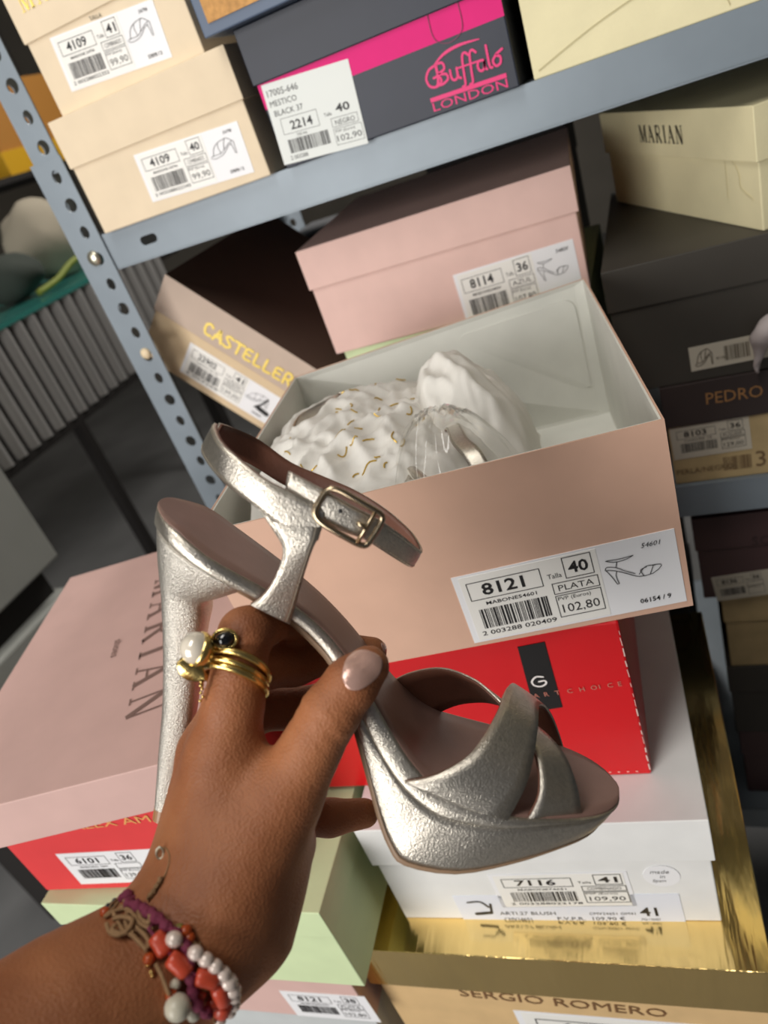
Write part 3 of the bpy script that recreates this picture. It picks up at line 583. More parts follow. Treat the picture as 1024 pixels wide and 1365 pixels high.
def make_sandal(name):
    root = empty(name, (0,0,0))
    T = [(s[0],s[1]) for s in SS]; B = [(s[3],s[4]) for s in SS]; O = [(s[5],s[6]) for s in SS]; hw = [max(s[2],1) for s in SS]
    O1 = []
    for b_, o in zip(B, O):
        v = Vector((o[0]-b_[0], o[1]-b_[1])); l = v.length; k = max(l-2.6, 0)/l if l > 1e-6 else 0; O1.append((b_[0]+v.x*k, b_[1]+v.y*k))
    fb = slab([(x,z+.7) for x,z in T], [(x,z-.9) for x,z in T], [h*.955 for h in hw], [h*.965 for h in hw], .3); smooth(fb.build('footbed', FOOTBED, root))
    smooth(slab([(x,z) for x,z in T], B, hw, [h+.6 for h in hw], 1.0).build('edge_band', SILVER, root))
    i1 = 26
    smooth(slab(B[i1:], O1[i1:], [h+.5 for h in hw[i1:]], [h-.3 for h in hw[i1:]], .9).build('platform', SILVER, root))
    smooth(slab(O1[8:], O[8:], [h*(.80 if i+8 < 24 else (.80+.2*min(1,(i+8-24)/12))) for i, h in enumerate(hw[8:])], [h*(.74 if i+8 < 24 else (.74+.24*min(1,(i+8-24)/12))) for i, h in enumerate(hw[8:])], .3).build('outsole', SOLE, root))
    # heel: sections from the tip up to the seat, each from a back point to a front point
    HS = [((-5,2.6),(3.4,2.6),4.3),((-5.1,4),(3.6,4),4.5),((-6.9,33),(6.4,33),6.9),((-8,54),(7,54),8),((-10.2,73),(6.4,73.5),9.2),((-12.6,90),(6,92),10.8),((-14.2,99),(6.4,101),12),((-15.6,108),(6,107.6),13.5),((-17.4,117),(13,111.8),17.8),((-19.4,128),(20,116),22),((-20.6,137.6),(25.5,118.6),24.3)]
    hs = catmull([(*a,*b_,c_) for a,b_,c_ in HS], 34); mb = MB(); vs_ = []; fs = []; K = 24
    for s in hs:
        cx_, cz = (s[0]+s[2])/2, (s[1]+s[3])/2; rx, rz = (s[2]-s[0])/2, (s[3]-s[1])/2
        for k in range(K):
            a = 2*math.pi*k/K; cc, s_ = math.cos(a), math.sin(a)
            fl = cc if cc < .55 else .55+(cc-.55)*.35          # flattened breast
            fl = fl/(.55+.45*.35) if cc > 0 else fl
            vs_.append(V3(cx_+rx*fl, s[4]*math.copysign(abs(s_)**.8, s_), cz+rz*fl))
    for i in range(len(hs)-1):
        for k in range(K): j = (k+1) % K; fs.append((i*K+k, i*K+j, (i+1)*K+j, (i+1)*K+k))
    fs += [tuple(range(K)), tuple((len(hs)-1)*K+k for k in range(K))]
    hl = smooth(mb.add(vs_, fs).build('heel', SILVERH, root))
    mb = MB(); mb.add([V3(-.9+4.35*math.cos(2*math.pi*k/20), 4.4*math.sin(2*math.pi*k/20), z) for z in (-3.4,3.0) for k in range(20)], [(k,(k+1)%20,20+(k+1)%20,20+k) for k in range(20)]+[tuple(range(20)), tuple(range(20,40))]); mb.build('heel_tip', TIP, hl)
    def strap(nm, rows, sgn, n=48, m=6, ot=1.1, it=.9, crown=.35, stitch=True):
        G, Nn = ribbon(rows, 0, n, m, sgn)
        s = smooth(strip_solid(G, Nn, 0, ot, crown).build(nm, SILVER, root)); smooth(strip_solid(G, Nn, -it, 0).build('strap_lining', LINING, s))
        if stitch:
            mb = MB()
            for kk in (0, m-1):
                k2 = 1 if kk == 0 else m-2
                L_ = [G[i][kk].lerp(G[i][k2], .5)+Nn[i][kk]*(ot+.22)*.001 for i in range(n)]
                P = [Vector(p) for p in catmull([tuple(p) for p in L_], n*3)]
                acc = 0; cur = [P[0]]
                for i in range(1, len(P)):
                    acc += (P[i]-P[i-1]).length; cur.append(P[i])
                    if acc > .0019:
                        if len(cur) > 2: mb.tube([cur[0], cur[len(cur)//2], cur[-2]], .00016, 4)
                        acc = 0; cur = [P[i]]
            if mb.v: tag(mb.build('stitching', THREAD, s), kind='stuff')
        return s
    strap('front_strap', [((102,37,61),(144,40,53)),((113,38,67),(147,38,61)),((124,34.5,75),(150,34.5,69.5)),((130,27.5,81.5),(152,27.5,77)),((136,16,88.5),(154,16,83.5)),((139.5,4,91.5),(156,4,85)),((144,-9,91),(159,-9,83.5)),((150,-20,86),(165,-20,79)),((157,-29,77),(172,-27,71)),((163,-35,66),(178,-30,62)),((166,-36.5,55),(182,-30,55))], -1, stitch=False)
    strap('front_strap', [((152.6,37.5,53.7),(177.5,28,55)),((156,35,65),(173.5,26,66)),((155.1,26,74),(169.4,16,73)),((152,15,78.5),(164,6,76)),((145,5,83),(157,-4,77)),((135,-3,88),(149,-14,77.5)),((126.7,-10,90),(142,-20,76.5)),((113.9,-20,88),(135,-26,73)),((101.3,-28,80),(126,-33,66)),((92,-31,71),(117,-38,56)),((86,-31,61),(112,-39,48))], -1, ot=.8, stitch=False)
    strap('ankle_strap', [((-3.1,0,183),(-7,0,172)),((-1,9,182),(-4.5,7,170)),((4,18.5,179),(3,17,166.5)),((11.7,25,175.6),(11.5,24.5,163)),((25,30,169.7),(24.8,30,157.8)),((37.3,31,166.4),(36.5,31,152)),((51,30.5,163),(50,30.5,150))], -1)
    strap('heel_strap_stem', [((24.8,30.2,158),(51,30.4,158)),((32,31,151),(50,31.2,152)),((37,30.6,144.5),(48.4,30.6,146)),((36.6,28.8,136),(47,28,138)),((34,26.8,127),(45.6,24.5,127)),((30.5,25,120.5),(44.6,21.6,117)),((27.3,24.6,117.2),(43.7,20.6,110.8))], 1)
    strap('buckle_strap', [((34,28.4,174),(34,28.4,165)),((48,30.2,170),(46,30.2,160)),((60,30,166),(58,30,155.5)),((71,27,162),(67,28,153.5)),((82,16,155),(78,17,146.5)),((89,6,149),(86,7,141)),((91,0,147.5),(88.5,0,139.5)),((88,-6,150.5),(85,-6,142)),((83,-11,153.6),(80,-11,144.5)),((72,-20,158),(70,-20,148)),((58,-27,162),(56,-27,152)),((42,-30,165),(41,-30,154.5)),((26,-30,168.5),(25,-30,157.5)),((11.3,-27,176),(10,-26,164)),((2,-16,180.5),(0,-15,169)),((-2.4,-4,182.8),(-6.4,-4,171.4))], -1, n=70)
    # buckle
    bu = Vector((.945,0,-.327)); bv = Vector((.327,0,.945)); bc = Vector((59.5,33.6,162)); hl_, hw_ = 12.2, 7.4; pts = []
    for k in range(40):
        a = 2*math.pi*k/40; ca, sa = math.cos(a), math.sin(a); e = .5 if ca < 0 else .28
        p = bc+bu*(hl_*math.copysign(abs(ca)**e, ca))+bv*(hw_*math.copysign(abs(sa)**e, sa)); p.y -= 2.2*((p-bc).dot(bu)/hl_)**2*.5; pts.append(V3(*p))
    bk = smooth(MB().tube(pts, .00125, 8, closed=True).build('buckle', BUCK, root))
    e0 = bc+bu*8.2; smooth(MB().tube([V3(*(e0+bv*q)) for q in (-7.2,0,7.2)], .0009, 8).build('bar', BUCK, bk)); smooth(MB().tube([V3(*(e0+Vector((0,.6,0)))), V3(*(e0-bu*2+Vector((0,1.0,0)))), V3(*(e0-bu*4.2+Vector((0,.9,0))))], [.0011,.0010,.0008], 8).build('prong', BUCK, bk))
    hp = bc-bu*3.5; smooth(MB().ball(V3(hp.x,31.4,hp.z), (.0011,.0005,.0011), 10, 6).build('strap_hole', INK, root))
    return root
sandal = make_sandal('sandal'); sandal.matrix_world = MS
tag(sandal, 'silver leather platform sandal with high heel, held up in the hand', 'sandal')

# ------------------------------------------------------------------ hand and forearm (signed distance field -> surface)
def cm(px, py, d): return np.array([(px-PW/2)/FPX*d, -(py-PH/2)/FPX*d, -d])     # camera space, mm
def cap(P, a, b_, ra, rb):
    ab = b_-a; t = np.clip(((P-a)@ab)/(ab@ab), 0, 1); return np.linalg.norm(P-(a+t[...,None]*ab), axis=-1)-(ra+t*(rb-ra))
def smin(a, b_, k):
    h = np.clip(.5+.5*(b_-a)/k, 0, 1); return b_*(1-h)+a*h-k*h*(1-h)
PALM = [((258,1243,290,24),(302,1005,303,15)),((255,1238,300,22),(283,1005,320,14.5)),((255,1232,310,20),(278,1030,337,13)),((262,1225,318,18),(292,1075,348,12)),((305,1195,286,22),(362,1075,297,17)),((310,1160,303,24),(330,1065,318,20)),((325,1225,296,22),(378,1125,308,13))]
ARM = [((264,1243,290,25.5),(218,1287,282,25)),((218,1287,282,25),(112,1368,263,30.5)),((112,1368,263,30.5),(-110,1512,228,37))]
FING = {'thumb': [((350,1110,296,17),(385,1052,296,14.2)),((385,1052,296,14.2),(440,950,294,11.6)),((440,950,294,11.6),(468,912,295,10.6)),((468,912,295,10.6),(491,889,297,8.6))],
        'index': [((298,1010,303,14.5),(311,940,302,12.2)),((311,940,302,12.2),(327,845,303,10.6)),((327,845,303,10.6),(372,822,326,9.2)),((372,822,326,9.2),(415,838,348,7.6))],
        'middle': [((283,1005,320,14),(330,890,325,11)),((330,890,325,11),(392,885,341,9.8)),((392,885,341,9.8),(455,868,352,8.6)),((455,868,352,8.6),(496,869,352,7.2))],
        'ring': [((278,1030,337,13),(335,945,345,10.5)),((335,945,345,10.5),(402,945,352,9.6)),((402,945,352,9.6),(455,925,358,8.4))],
        'pinky': [((300,1075,345,12),(372,1088,345,9.6)),((372,1088,345,9.6),(440,1090,348,8.2)),((440,1090,348,8.2),(486,1084,350,6.9))]}
def hand_sdf(P):
    d = None
    for a, b_ in PALM:
        e = cap(P, cm(*a[:3]), cm(*b_[:3]), a[3], b_[3]); d = e if d is None else smin(d, e, 12)
    for a, b_ in ARM: d = smin(d, cap(P, cm(*a[:3]), cm(*b_[:3]), a[3], b_[3]), 14)
    for n_, ch in FING.items():
        f_ = None
        for a, b_ in ch:
            e = cap(P, cm(*a[:3]), cm(*b_[:3]), a[3], b_[3]); f_ = e if f_ is None else smin(f_, e, 3.5)
        d = smin(d, f_, 7 if n_ in ('thumb','index') else 5)
    return d
def surface(fn, lo, hi, h):
    """naive surface nets on a regular grid"""
    n = np.ceil((np.array(hi)-lo)/h).astype(int)+1
    ax = [lo[i]+h*np.arange(n[i]) for i in range(3)]
    D = np.empty(n, np.float32)
    for i in range(0, n[0], 24):
        G = np.stack(np.meshgrid(ax[0][i:i+24], ax[1], ax[2], indexing='ij'), -1); D[i:i+24] = fn(G)
    s = D < 0; c = s[:-1,:-1,:-1].astype(np.int8)*0; acc = np.zeros(c.shape+(3,), np.float32); cnt = np.zeros(c.shape, np.float32)
    corners = [(a,b_,e) for a in (0,1) for b_ in (0,1) for e in (0,1)]
    sl = lambda o: tuple(slice(q, q+n[k]-1) for k, q in enumerate(o))
    for p in corners:
        for k in range(3):
            if p[k] == 0:
                q = tuple(1 if j == k else p[j] for j in range(3)); a, b_ = D[sl(p)], D[sl(q)]; m_ = (a < 0) != (b_ < 0)
                t = np.where(m_, a/(a-b_+1e-12), 0); v = np.zeros(c.shape+(3,), np.float32)
                for j in range(3): v[...,j] = p[j]
                v[...,k] += t; acc += v*m_[...,None]; cnt += m_
    act = cnt > 0; idx = -np.ones(c.shape, np.int64); idx[act] = np.arange(act.sum())
    base = np.stack(np.nonzero(act), -1); V = (base+acc[act]/cnt[act][:,None])*h+np.array(lo)
    F = []
    for k in range(3):
        a, b_ = [j for j in range(3) if j != k]
        s0 = [slice(1,n[j]-1) for j in range(3)]; s0[k] = slice(0, n[k]-1); s1 = list(s0); s1[k] = slice(1, n[k])
        e = s[tuple(s0)] != s[tuple(s1)]; pos = np.stack(np.nonzero(e), -1); off_ = np.array([1,1,1]); off_[k] = 0; pos = pos+off_
        def g(da, db):
            q = pos.copy(); q[:,a] -= da; q[:,b_] -= db; return idx[q[:,0],q[:,1],q[:,2]]
        F.append(np.stack([g(1,1), g(0,1), g(0,0), g(1,0)], 1))
    return V, np.concatenate(F)
V_, F_ = surface(hand_sdf, np.array([-205.,-222.,-378.]), np.array([8.,-22.,-205.]), 1.35)
def c2w(p): return CAMP+(c_right*float(p[0])+c_up*float(p[1])-c_fwd*float(-p[2]) if False else c_right*float(p[0])+c_up*float(p[1])+c_fwd*float(-p[2]))*.001
MW = np.array([[*c_right],[*c_up],[*(-c_fwd)]])
VW = V_@MW*.001+np.array([0,0,EYE])
def skin_mat():
    m_ = mat('tanned_skin', S(176, 122, 88), .55, 0, 0, 1, 0, 1, .4, sss=.12); nt = m_.node_tree; b_ = nt.nodes['Principled BSDF']
    tc = nt.nodes.new('ShaderNodeTexCoord'); n1 = nt.nodes.new('ShaderNodeTexNoise'); n1.inputs['Scale'].default_value = 34; n1.inputs['Detail'].default_value = 6
    cr = nt.nodes.new('ShaderNodeValToRGB'); cr.color_ramp.elements[0].position = .3; cr.color_ramp.elements[1].position = .72
    cr.color_ramp.elements[0].color = (*S(142,86,54),1); cr.color_ramp.elements[1].color = (*S(174,113,74),1)
    nt.links.new(tc.outputs['Object'], n1.inputs['Vector']); nt.links.new(n1.outputs['Fac'], cr.inputs['Fac']); nt.links.new(cr.outputs['Color'], b_.inputs['Base Color'])
    v = nt.nodes.new('ShaderNodeTexVoronoi'); v.inputs['Scale'].default_value = 900; n2 = nt.nodes.new('ShaderNodeTexNoise'); n2.inputs['Scale'].default_value = 240; n2.inputs['Detail'].default_value = 5
    ad = nt.nodes.new('ShaderNodeMath'); ad.operation = 'ADD'; bp = nt.nodes.new('ShaderNodeBump'); bp.inputs['Strength'].default_value = .42; bp.inputs['Distance'].default_value = .0006
    for q in (v, n2): nt.links.new(tc.outputs['Object'], q.inputs['Vector'])
    nt.links.new(v.outputs['Distance'], ad.inputs[0]); nt.links.new(n2.outputs['Fac'], ad.inputs[1]); nt.links.new(ad.outputs[0], bp.inputs['Height']); nt.links.new(bp.outputs['Normal'], b_.inputs['Normal']); return m_
SKIN = skin_mat()
def crease(Vc, Vw, N, c0, c1, lines, rad):
    a, b_ = cm(*c0), cm(*c1); ax_ = (b_-a)/np.linalg.norm(b_-a); rel = Vc-a; s_ = rel@ax_; lat = np.linalg.norm(rel-s_[:,None]*ax_, axis=1); ok = lat < rad
    sd_ = np.cross(ax_, [0,0,1.]); sd_ /= np.linalg.norm(sd_); w_ = rel@sd_
    d_ = np.zeros(len(Vc))
    for s0, dep, bend in lines: d_ += dep*np.exp(-((s_-s0-bend*np.sin(w_*.35+s0))/.75)**2)*np.exp(-(w_/rad*1.1)**4)
    return Vw-N*(d_*ok*.001)[:,None]
eps_ = .3; NR = np.stack([hand_sdf(V_+np.eye(3)[i]*eps_)-hand_sdf(V_-np.eye(3)[i]*eps_) for i in range(3)], 1); NR /= np.linalg.norm(NR, axis=1)[:,None]+1e-9; NR = NR@MW
VW = crease(V_, VW, NR, (428,966,294), (468,912,295), [(-4,.4,.5),(0,.7,.7),(2.6,.75,.6),(5.4,.7,.8),(8.5,.45,.5)], 14)
VW = crease(V_, VW, NR, (320,880,303), (327,838,303), [(4,.4,.5),(7,.5,.5)], 13)
VW = crease(V_, VW, NR, (372,1088,345), (440,1090,348), [(9,.6,.2),(10.8,.4,.2)], 11)
me = bpy.data.meshes.new('hand'); me.from_pydata([tuple(p) for p in VW], [], [tuple(int(i) for i in f) for f in F_]); me.update()
bm = bmesh.new(); bm.from_mesh(me)
for _ in range(2): bmesh.ops.smooth_vert(bm, verts=bm.verts, factor=.5, use_axis_x=True, use_axis_y=True, use_axis_z=True)
bmesh.ops.recalc_face_normals(bm, faces=bm.faces); bm.to_mesh(me); HB = BVHTree.FromBMesh(bm); bm.free()
for p in me.polygons: p.use_smooth = True
me.materials.append(SKIN)
hand = empty('person', at_depth(262,1240,.29)); tag(hand, 'tanned left hand and forearm wearing rings and bracelets, gripping the sandal', 'person')
ho = bpy.data.objects.new('hand_and_forearm', me); C.objects.link(ho); ho.parent = hand; ho.matrix_parent_inverse = Matrix.Translation(-hand.location)
def hit(px, py):
    d = ray(px, py).normalized(); l, n_, i_, dd = HB.ray_cast(CAMP, d); return (l, n_) if l is not None else (None, None)
NAIL = mat('pearly_pink_nail_varnish', S(208, 168, 154), .2, .35, .15, 1500, 0, 1, .6, coat=.6)
def nail(outline, lift, mname='fingernail', m=NAIL):
    """patch of rings from an outline in pixels, laid on the finger"""
    O = catmull([*outline, outline[0]], 37)[:36]; c_ = O.mean(0); mb = MB(); vs_ = []; 
    for q in (0, .35, .6, .8, .93, 1., 1.):
        for p in O:
            w = c_+(p-c_)*max(q,.001)*(1 if True else 1); l, n_ = hit(*w)
            if l is None: vs_.append(None); continue
            vs_.append(l+n_*(lift*(1.2-.5*q*q)))
    R_ = 7
    for r_ in range(R_):                                   # free edge runs past the fingertip: extend from the inner ring
        for k in range(36):
            i = r_*36+k
            if vs_[i] is None:
                if vs_[i-36] is not None and vs_[i-72] is not None: vs_[i] = vs_[i-36]+(vs_[i-36]-vs_[i-72])*.7
                else: vs_[i] = vs_[i-36] or vs_[0]
    for k in range(36): vs_[6*36+k] = vs_[5*36+k]-ray(*O[k]).normalized()*(-.0009)
    fs = [(r_*36+k, r_*36+(k+1)%36, (r_+1)*36+(k+1)%36, (r_+1)*36+k) for r_ in range(6) for k in range(36)]
    o = mb.add(vs_, fs).build(mname, m, hand, smooth=True); o.matrix_parent_inverse = Matrix.Translation(-hand.location); return o
nail([(456,903),(460,884),(470,871),(486,867),(504,874),(509,884),(505,899),(492,912),(476,920),(463,917)], .0007)
nail([(507,858),(511,857),(514,861),(515,867),(512,869),(509,864)], .0005)

# ------------------------------------------------------------------ rings
RG = mat('old_gold', (.78, .56, .20), .25, 1., .3, 400, 0, 1, bdist=.0005); PEARL = mat('pearl', S(232, 222, 204), .18, .1, 0, 1, 0, 1, .7, coat=.8); ONYX = mat('black_stone', S(10,10,12), .08, 0, coat=1.)
def around(px, py, d, axis_px, r, tilt=0., n=48, a0=0., a1=360.):
    """circle around a finger: centre pixel+depth(mm), finger axis given by a second point (px,py,d)"""
    c_ = c2w(cm(px,py,d)); ax_ = (c2w(cm(*axis_px))-c_).normalized(); u = ax_.cross(c_fwd).normalized(); v = u.cross(ax_)
    return [c_+(u*math.cos(R(a))+v*math.sin(R(a)))*r+ax_*(r*(-tilt*math.sin(R(a))+.10*math.cos(R(a)))) for a in np.linspace(a0, a1, n)], c_, ax_, u, v
def ring_at(px, py, label, bands, tilt):
    root = empty('ring', c2w(cm(px,py,302))); tag(root, label, 'ring', None); inv = Matrix.Translation(-root.location)
    def P(nm, mb, m_, par=root, sm=True):
        o = mb.build(nm, m_, par, smooth=sm); o.matrix_parent_inverse = inv if par is root else Matrix.Identity(4); return o
    for dz, r_, t_ in bands:
        pts, c_, ax_, u, v = around(px, py, 302, (327,845,303), r_, tilt); P('band', MB().tube([p+ax_*dz for p in pts[:-1]], t_, 8, closed=True), RG)
    return root, P
root, P = ring_at(313, 906, 'gold ring with a large round pearl and a gold leaf on the index finger', [(-.0006,.0134,.0017),(.0020,.0132,.0012)], .55)
pc = at_depth(262, 864, .2875); mb = MB(); mb.ball(pc, .0064, 20, 14); P('pearl', mb, PEARL)
pn = (at_depth(284,871,.291)-pc).normalized(); q = pn.to_track_quat('Z','Y').to_matrix(); mb = MB()
mb.tube([pc+pn*.0002, pc+pn*.0022, pc+pn*.0045, pc+pn*.0062], [.0069,.0069,.0058,.0034], 20); P('setting', mb, RG)
L0 = at_depth(239,879,.288); L1 = at_depth(274,908,.2905); mb = MB(); t = (L1-L0); sd = t.normalized().cross(c_fwd).normalized(); g = []
for i in range(9):
    k = i/8; w_ = .0046*math.sin(math.pi*(.12+.86*k))
    for j in (-1,0,1): g.append(L0+t*k+sd*w_*j-c_fwd*(.0012*(1-abs(j)))*-1)
mb.add(g, [(i*3+j, i*3+j+1, i*3+j+4, i*3+j+3) for i in range(8) for j in (0,1)]); o = P('leaf', mb, RG); sm_ = o.modifiers.new('t','SOLIDIFY'); sm_.thickness = .0008
mb = MB()
for k in range(6): mb.ball(at_depth(269+.4*k*(-1)**k, 908+5.2*k, .2925), .0011 if k < 2 else .0007, 8, 6)
P('chain', mb, RG)['kind'] = 'stuff'
root, P = ring_at(318, 890, 'gold ring with an oval black stone on the index finger', [(0,.0127,.0016)], .62)
sc = at_depth(299.5, 852, .2895); mb = MB(); M_ = Matrix((c_right*.95+c_up*.1, c_up, -c_fwd)).transposed()
mb.ball(sc, (.0040,.0031,.0026), 18, 10, M_); P('black_stone', mb, ONYX)
mb = MB(); mb.tube([sc+(c_right*math.cos(R(a))*.0046+c_up*math.sin(R(a))*.0036)+c_fwd*.0006 for a in range(0,360,12)], .0008, 8, closed=True); P('bezel', mb, RG)

# ------------------------------------------------------------------ bracelets
WPTS = {}
def wrist_path(pts, lift, n):
    """pixel path laid on the wrist; where the skin is missed the depth is carried on"""
    out = []; last = None
    for p in catmull(pts, n):
        l, n_ = hit(p[0], p[1]); 
        d = (l-CAMP).dot(c_fwd) if l is not None else None
        if d is None: d = last if last is not None else .285
        last = d if last is None else .6*last+.4*d
        out.append(at_depth(p[0], p[1], last-lift))
    return out
def bracelet(label, name='bracelet'):
    r = empty(name, c2w(cm(250,1250,285))); tag(r, label, 'bracelet'); inv = Matrix.Translation(-r.location)
    def P(nm, mb, m_, sm=True):
        o = mb.build(nm, m_, r, smooth=sm); o.matrix_parent_inverse = inv; return o
    return r, P
CORAL = mat('coral', S(206, 78, 52), .3, 0, .3, 120, .2, 200, .6); CORD = mat('tan_cord', S(150,116,80), .8, 0, .6, 900); PLUM = mat('plum_cord', S(128, 46, 74), .7, 0, .8, 1500); OLIVE = mat('olive_bead', S(120,112,50), .3); DBLUE = mat('dark_bead', S(26,30,40), .3); MUSH = mat('cream_stone', S(206,200,180), .35); RUST = mat('rust_bead', S(176,74,30), .25); BPEARL = mat('freshwater_pearl', S(226,208,196), .22, .1, .3, 300, 0, 1, .6, coat=.6)
def wristback(first, last, r=.031):
    """carries a strand round the far side of the wrist"""
    a, b_ = first, last; mid = (a+b_)/2+c_fwd*.055; return [tuple(b_), tuple(b_.lerp(mid,.6)+c_fwd*.018), tuple(mid), tuple(a.lerp(mid,.6)+c_fwd*.018), tuple(a)]
def strand(P, path, m_, r_):
    P('thread', MB().tube([Vector(q) for q in catmull([tuple(p) for p in path], 60)], r_, 6), m_)
    P('thread_behind', MB().tube([Vector(q) for q in catmull(wristback(path[0], path[-1]), 30)], r_, 6), m_)
# pearls
r, P = bracelet('bracelet of small white freshwater pearls on the wrist')
path = wrist_path([(232,1252),(262,1271),(277,1281),(292,1292),(302,1304),(309,1318),(312,1332),(309,1346),(300,1356),(286,1363)], .0048, 40); strand(P, path, CORD, .0005)
cum = [0]
for i in range(1, len(path)): cum.append(cum[-1]+(path[i]-path[i-1]).length)
dd = 0; rd = random.Random(4); k = 0
def along(s):
    for i in range(1, len(path)):
        if cum[i] >= s: t = (s-cum[i-1])/max(cum[i]-cum[i-1],1e-9); return path[i-1].lerp(path[i], t)
    return path[-1]
ss = [0.]; s_ = .0088
while s_ < cum[-1]: ss.append(s_); s_ += .0044*rd.uniform(.92,1.1)
for s_ in ss:
    sz = .0027*rd.uniform(.92,1.14) if s_ < .03 else .0022*rd.uniform(.9,1.1); mb = MB(); mb.ball(along(s_), (sz*1.15,sz,sz), 12, 8); P('pearl', mb, BPEARL)
# coral
r, P = bracelet('bracelet of fat orange coral tube beads on the wrist')
path = wrist_path([(198,1238),(212,1254),(228,1272),(246,1288),(262,1300),(282,1306),(296,1324),(300,1342),(292,1358)], .0042, 40); strand(P, path, PLUM, .0006)
for a, b_ in ((( 206,1246),(222,1272)), ((226,1276),(250,1297)), ((262,1302),(288,1308)), ((289,1312),(298,1336)), ((298,1338),(294,1352))):
    p = wrist_path([a, ((a[0]+b_[0])/2+1,(a[1]+b_[1])/2-1), b_], .0036, 7); mb = MB(); mb.tube([p[0].lerp(p[1],-.2), *p, p[-1].lerp(p[-2],-.2)], [.0014,.0027,.0032,.0033,.0033,.0033,.0032,.0027,.0014], 12); P('coral_bead', mb, CORAL)
# plum cord
r, P = bracelet('braided plum red cord bracelet with knots on the wrist')
path = wrist_path([(168,1204),(182,1207),(196,1214),(208,1222),(222,1234),(238,1248),(252,1272),(253,1300),(258,1326),(268,1346),(280,1352)], .004, 44)
P('braid', MB().tube([p+Vector(noise.noise_vector(p*500))*.0004 for p in path], [.0017+.0006*math.sin(i*1.9) for i in range(44)], 8), PLUM); P('thread_behind', MB().tube([Vector(q) for q in catmull(wristback(path[0], path[-1]), 30)], .0012, 6), PLUM)
for q in (5, 9, 13, 17): mb = MB(); mb.ball(path[q]-c_fwd*.0005, .0022, 10, 7); P('knot', mb, PLUM)
# tan cord bow with hanging ends
r, P = bracelet('tan cord bracelet tied in a loose bow with hanging beaded ends')
cords = [[(142,1230),(146,1242),(158,1246),(172,1238),(176,1226),(162,1222),(150,1226)], [(150,1214),(156,1226),(164,1240),(176,1246),(186,1256),(196,1266)], [(166,1200),(170,1216),(168,1232),(178,1244)], [(184,1212),(188,1224),(198,1230),(200,1220),(190,1216)], [(172,1222),(182,1236),(196,1250),(198,1264)], [(154,1232),(150,1240),(160,1244),(170,1243)], [(160,1208),(176,1216),(186,1230),(204,1240)], [(208,1284),(216,1300),(222,1316),(226,1326)]]
for c_ in cords: P('cord', MB().tube(wrist_path(c_, .0035, 26), .00085, 6), CORD)
path = wrist_path([(140,1222),(160,1212),(186,1210),(214,1222),(236,1238)], .002, 24); strand(P, path, CORD, .0008)
for x, y, rr_, m_ in ((197,1266,0.0012,CORD),(199,1278,0.0021,RUST),(197.5,1285,0.0011,RG),(202,1296,0.0009,RG),(203,1301,0.0006,RG),(225,1322,0.0012,RG),(229,1326,0.0021,RUST),(229,1331,0.0011,RG),(237,1343,0.0045,MUSH),(140,1216,0.0019,RUST),(234,1312,0.0019,MUSH),(258,1352,0.0025,MUSH)):
    l = wrist_path([(x,y),(x+.1,y)], rr_*.8, 2)[0]; mb = MB(); mb.ball(l, rr_, 14, 10); P('bead', mb, m_)
# dark and olive seed bead bracelet
r, P = bracelet('thin bracelet of dark, olive and red seed beads on the wrist')
path = wrist_path([(143,1214),(150,1204),(160,1198),(176,1202),(206,1218),(228,1232),(240,1236),(246,1242),(252,1250),(266,1262)], .0022, 40); strand(P, path, CORD, .0004)
for x, y, rr_, m_ in ((146,1212,0.0011,DBLUE),(149,1207,0.0011,DBLUE),(153,1201,0.0011,DBLUE),(144,1207,0.0009,DBLUE),(151,1210,0.0009,DBLUE),(240,1237,0.0016,OLIVE),(248,1241,0.0022,RUST),(253,1250,0.0020,RUST),(251,1256,0.0015,OLIVE),(273,1316,0.0016,OLIVE),(268,1326,0.0019,CORAL),(284,1338,0.0025,CORAL),(170,1194,0.0024,PLUM),(164,1197,0.0019,PLUM)):
    l = wrist_path([(x,y),(x+.1,y)], rr_*.8, 2)[0]; mb = MB(); mb.ball(l, rr_, 12, 8); P('bead', mb, m_)
# fine thread with silver ring and coil
r, P = bracelet('hair-thin tan thread bracelet with a tiny silver ring and coil')
path = wrist_path([(208,1142),(212,1133),(220,1130),(226,1142),(222,1162),(214,1176),(206,1188),(198,1200)], .0011, 40); P('thread', MB().tube(path, .00032, 6), CORD)
P('coil', MB().tube([p+c_up*.0004*math.sin(i*2.6)+c_right*.0003*math.cos(i*2.6) for i, p in enumerate(wrist_path([(215,1172),(208,1184),(198,1198)], .0012, 30))], [.0009+.0004*math.sin(i*2.) for i in range(30)], 8), CORD)
c_ = wrist_path([(213,1137),(213.2,1137)], .0022, 2)[0]; P('silver_ring', MB().tube([c_+c_right*.0014*math.cos(R(a))+c_up*.0022*math.sin(R(a)) for a in range(0,360,20)], .0004, 6, closed=True), BOLT)

# ------------------------------------------------------------------ contents of the open box
def in8(x, y, z): return o8.matrix_basis @ Vector((x, y, z))
M8 = Matrix.Translation(o8.location) @ Matrix.Rotation(R(11.1), 4, 'Z')
def copy_tree(o, parent=None):
    c_ = o.copy(); C.objects.link(c_); c_.parent = parent
    for ch in list(o.children): copy_tree(ch, c_)
    return c_
s2 = copy_tree(sandal); tag(s2, 'second silver sandal lying in clear plastic inside the open box', 'sandal')
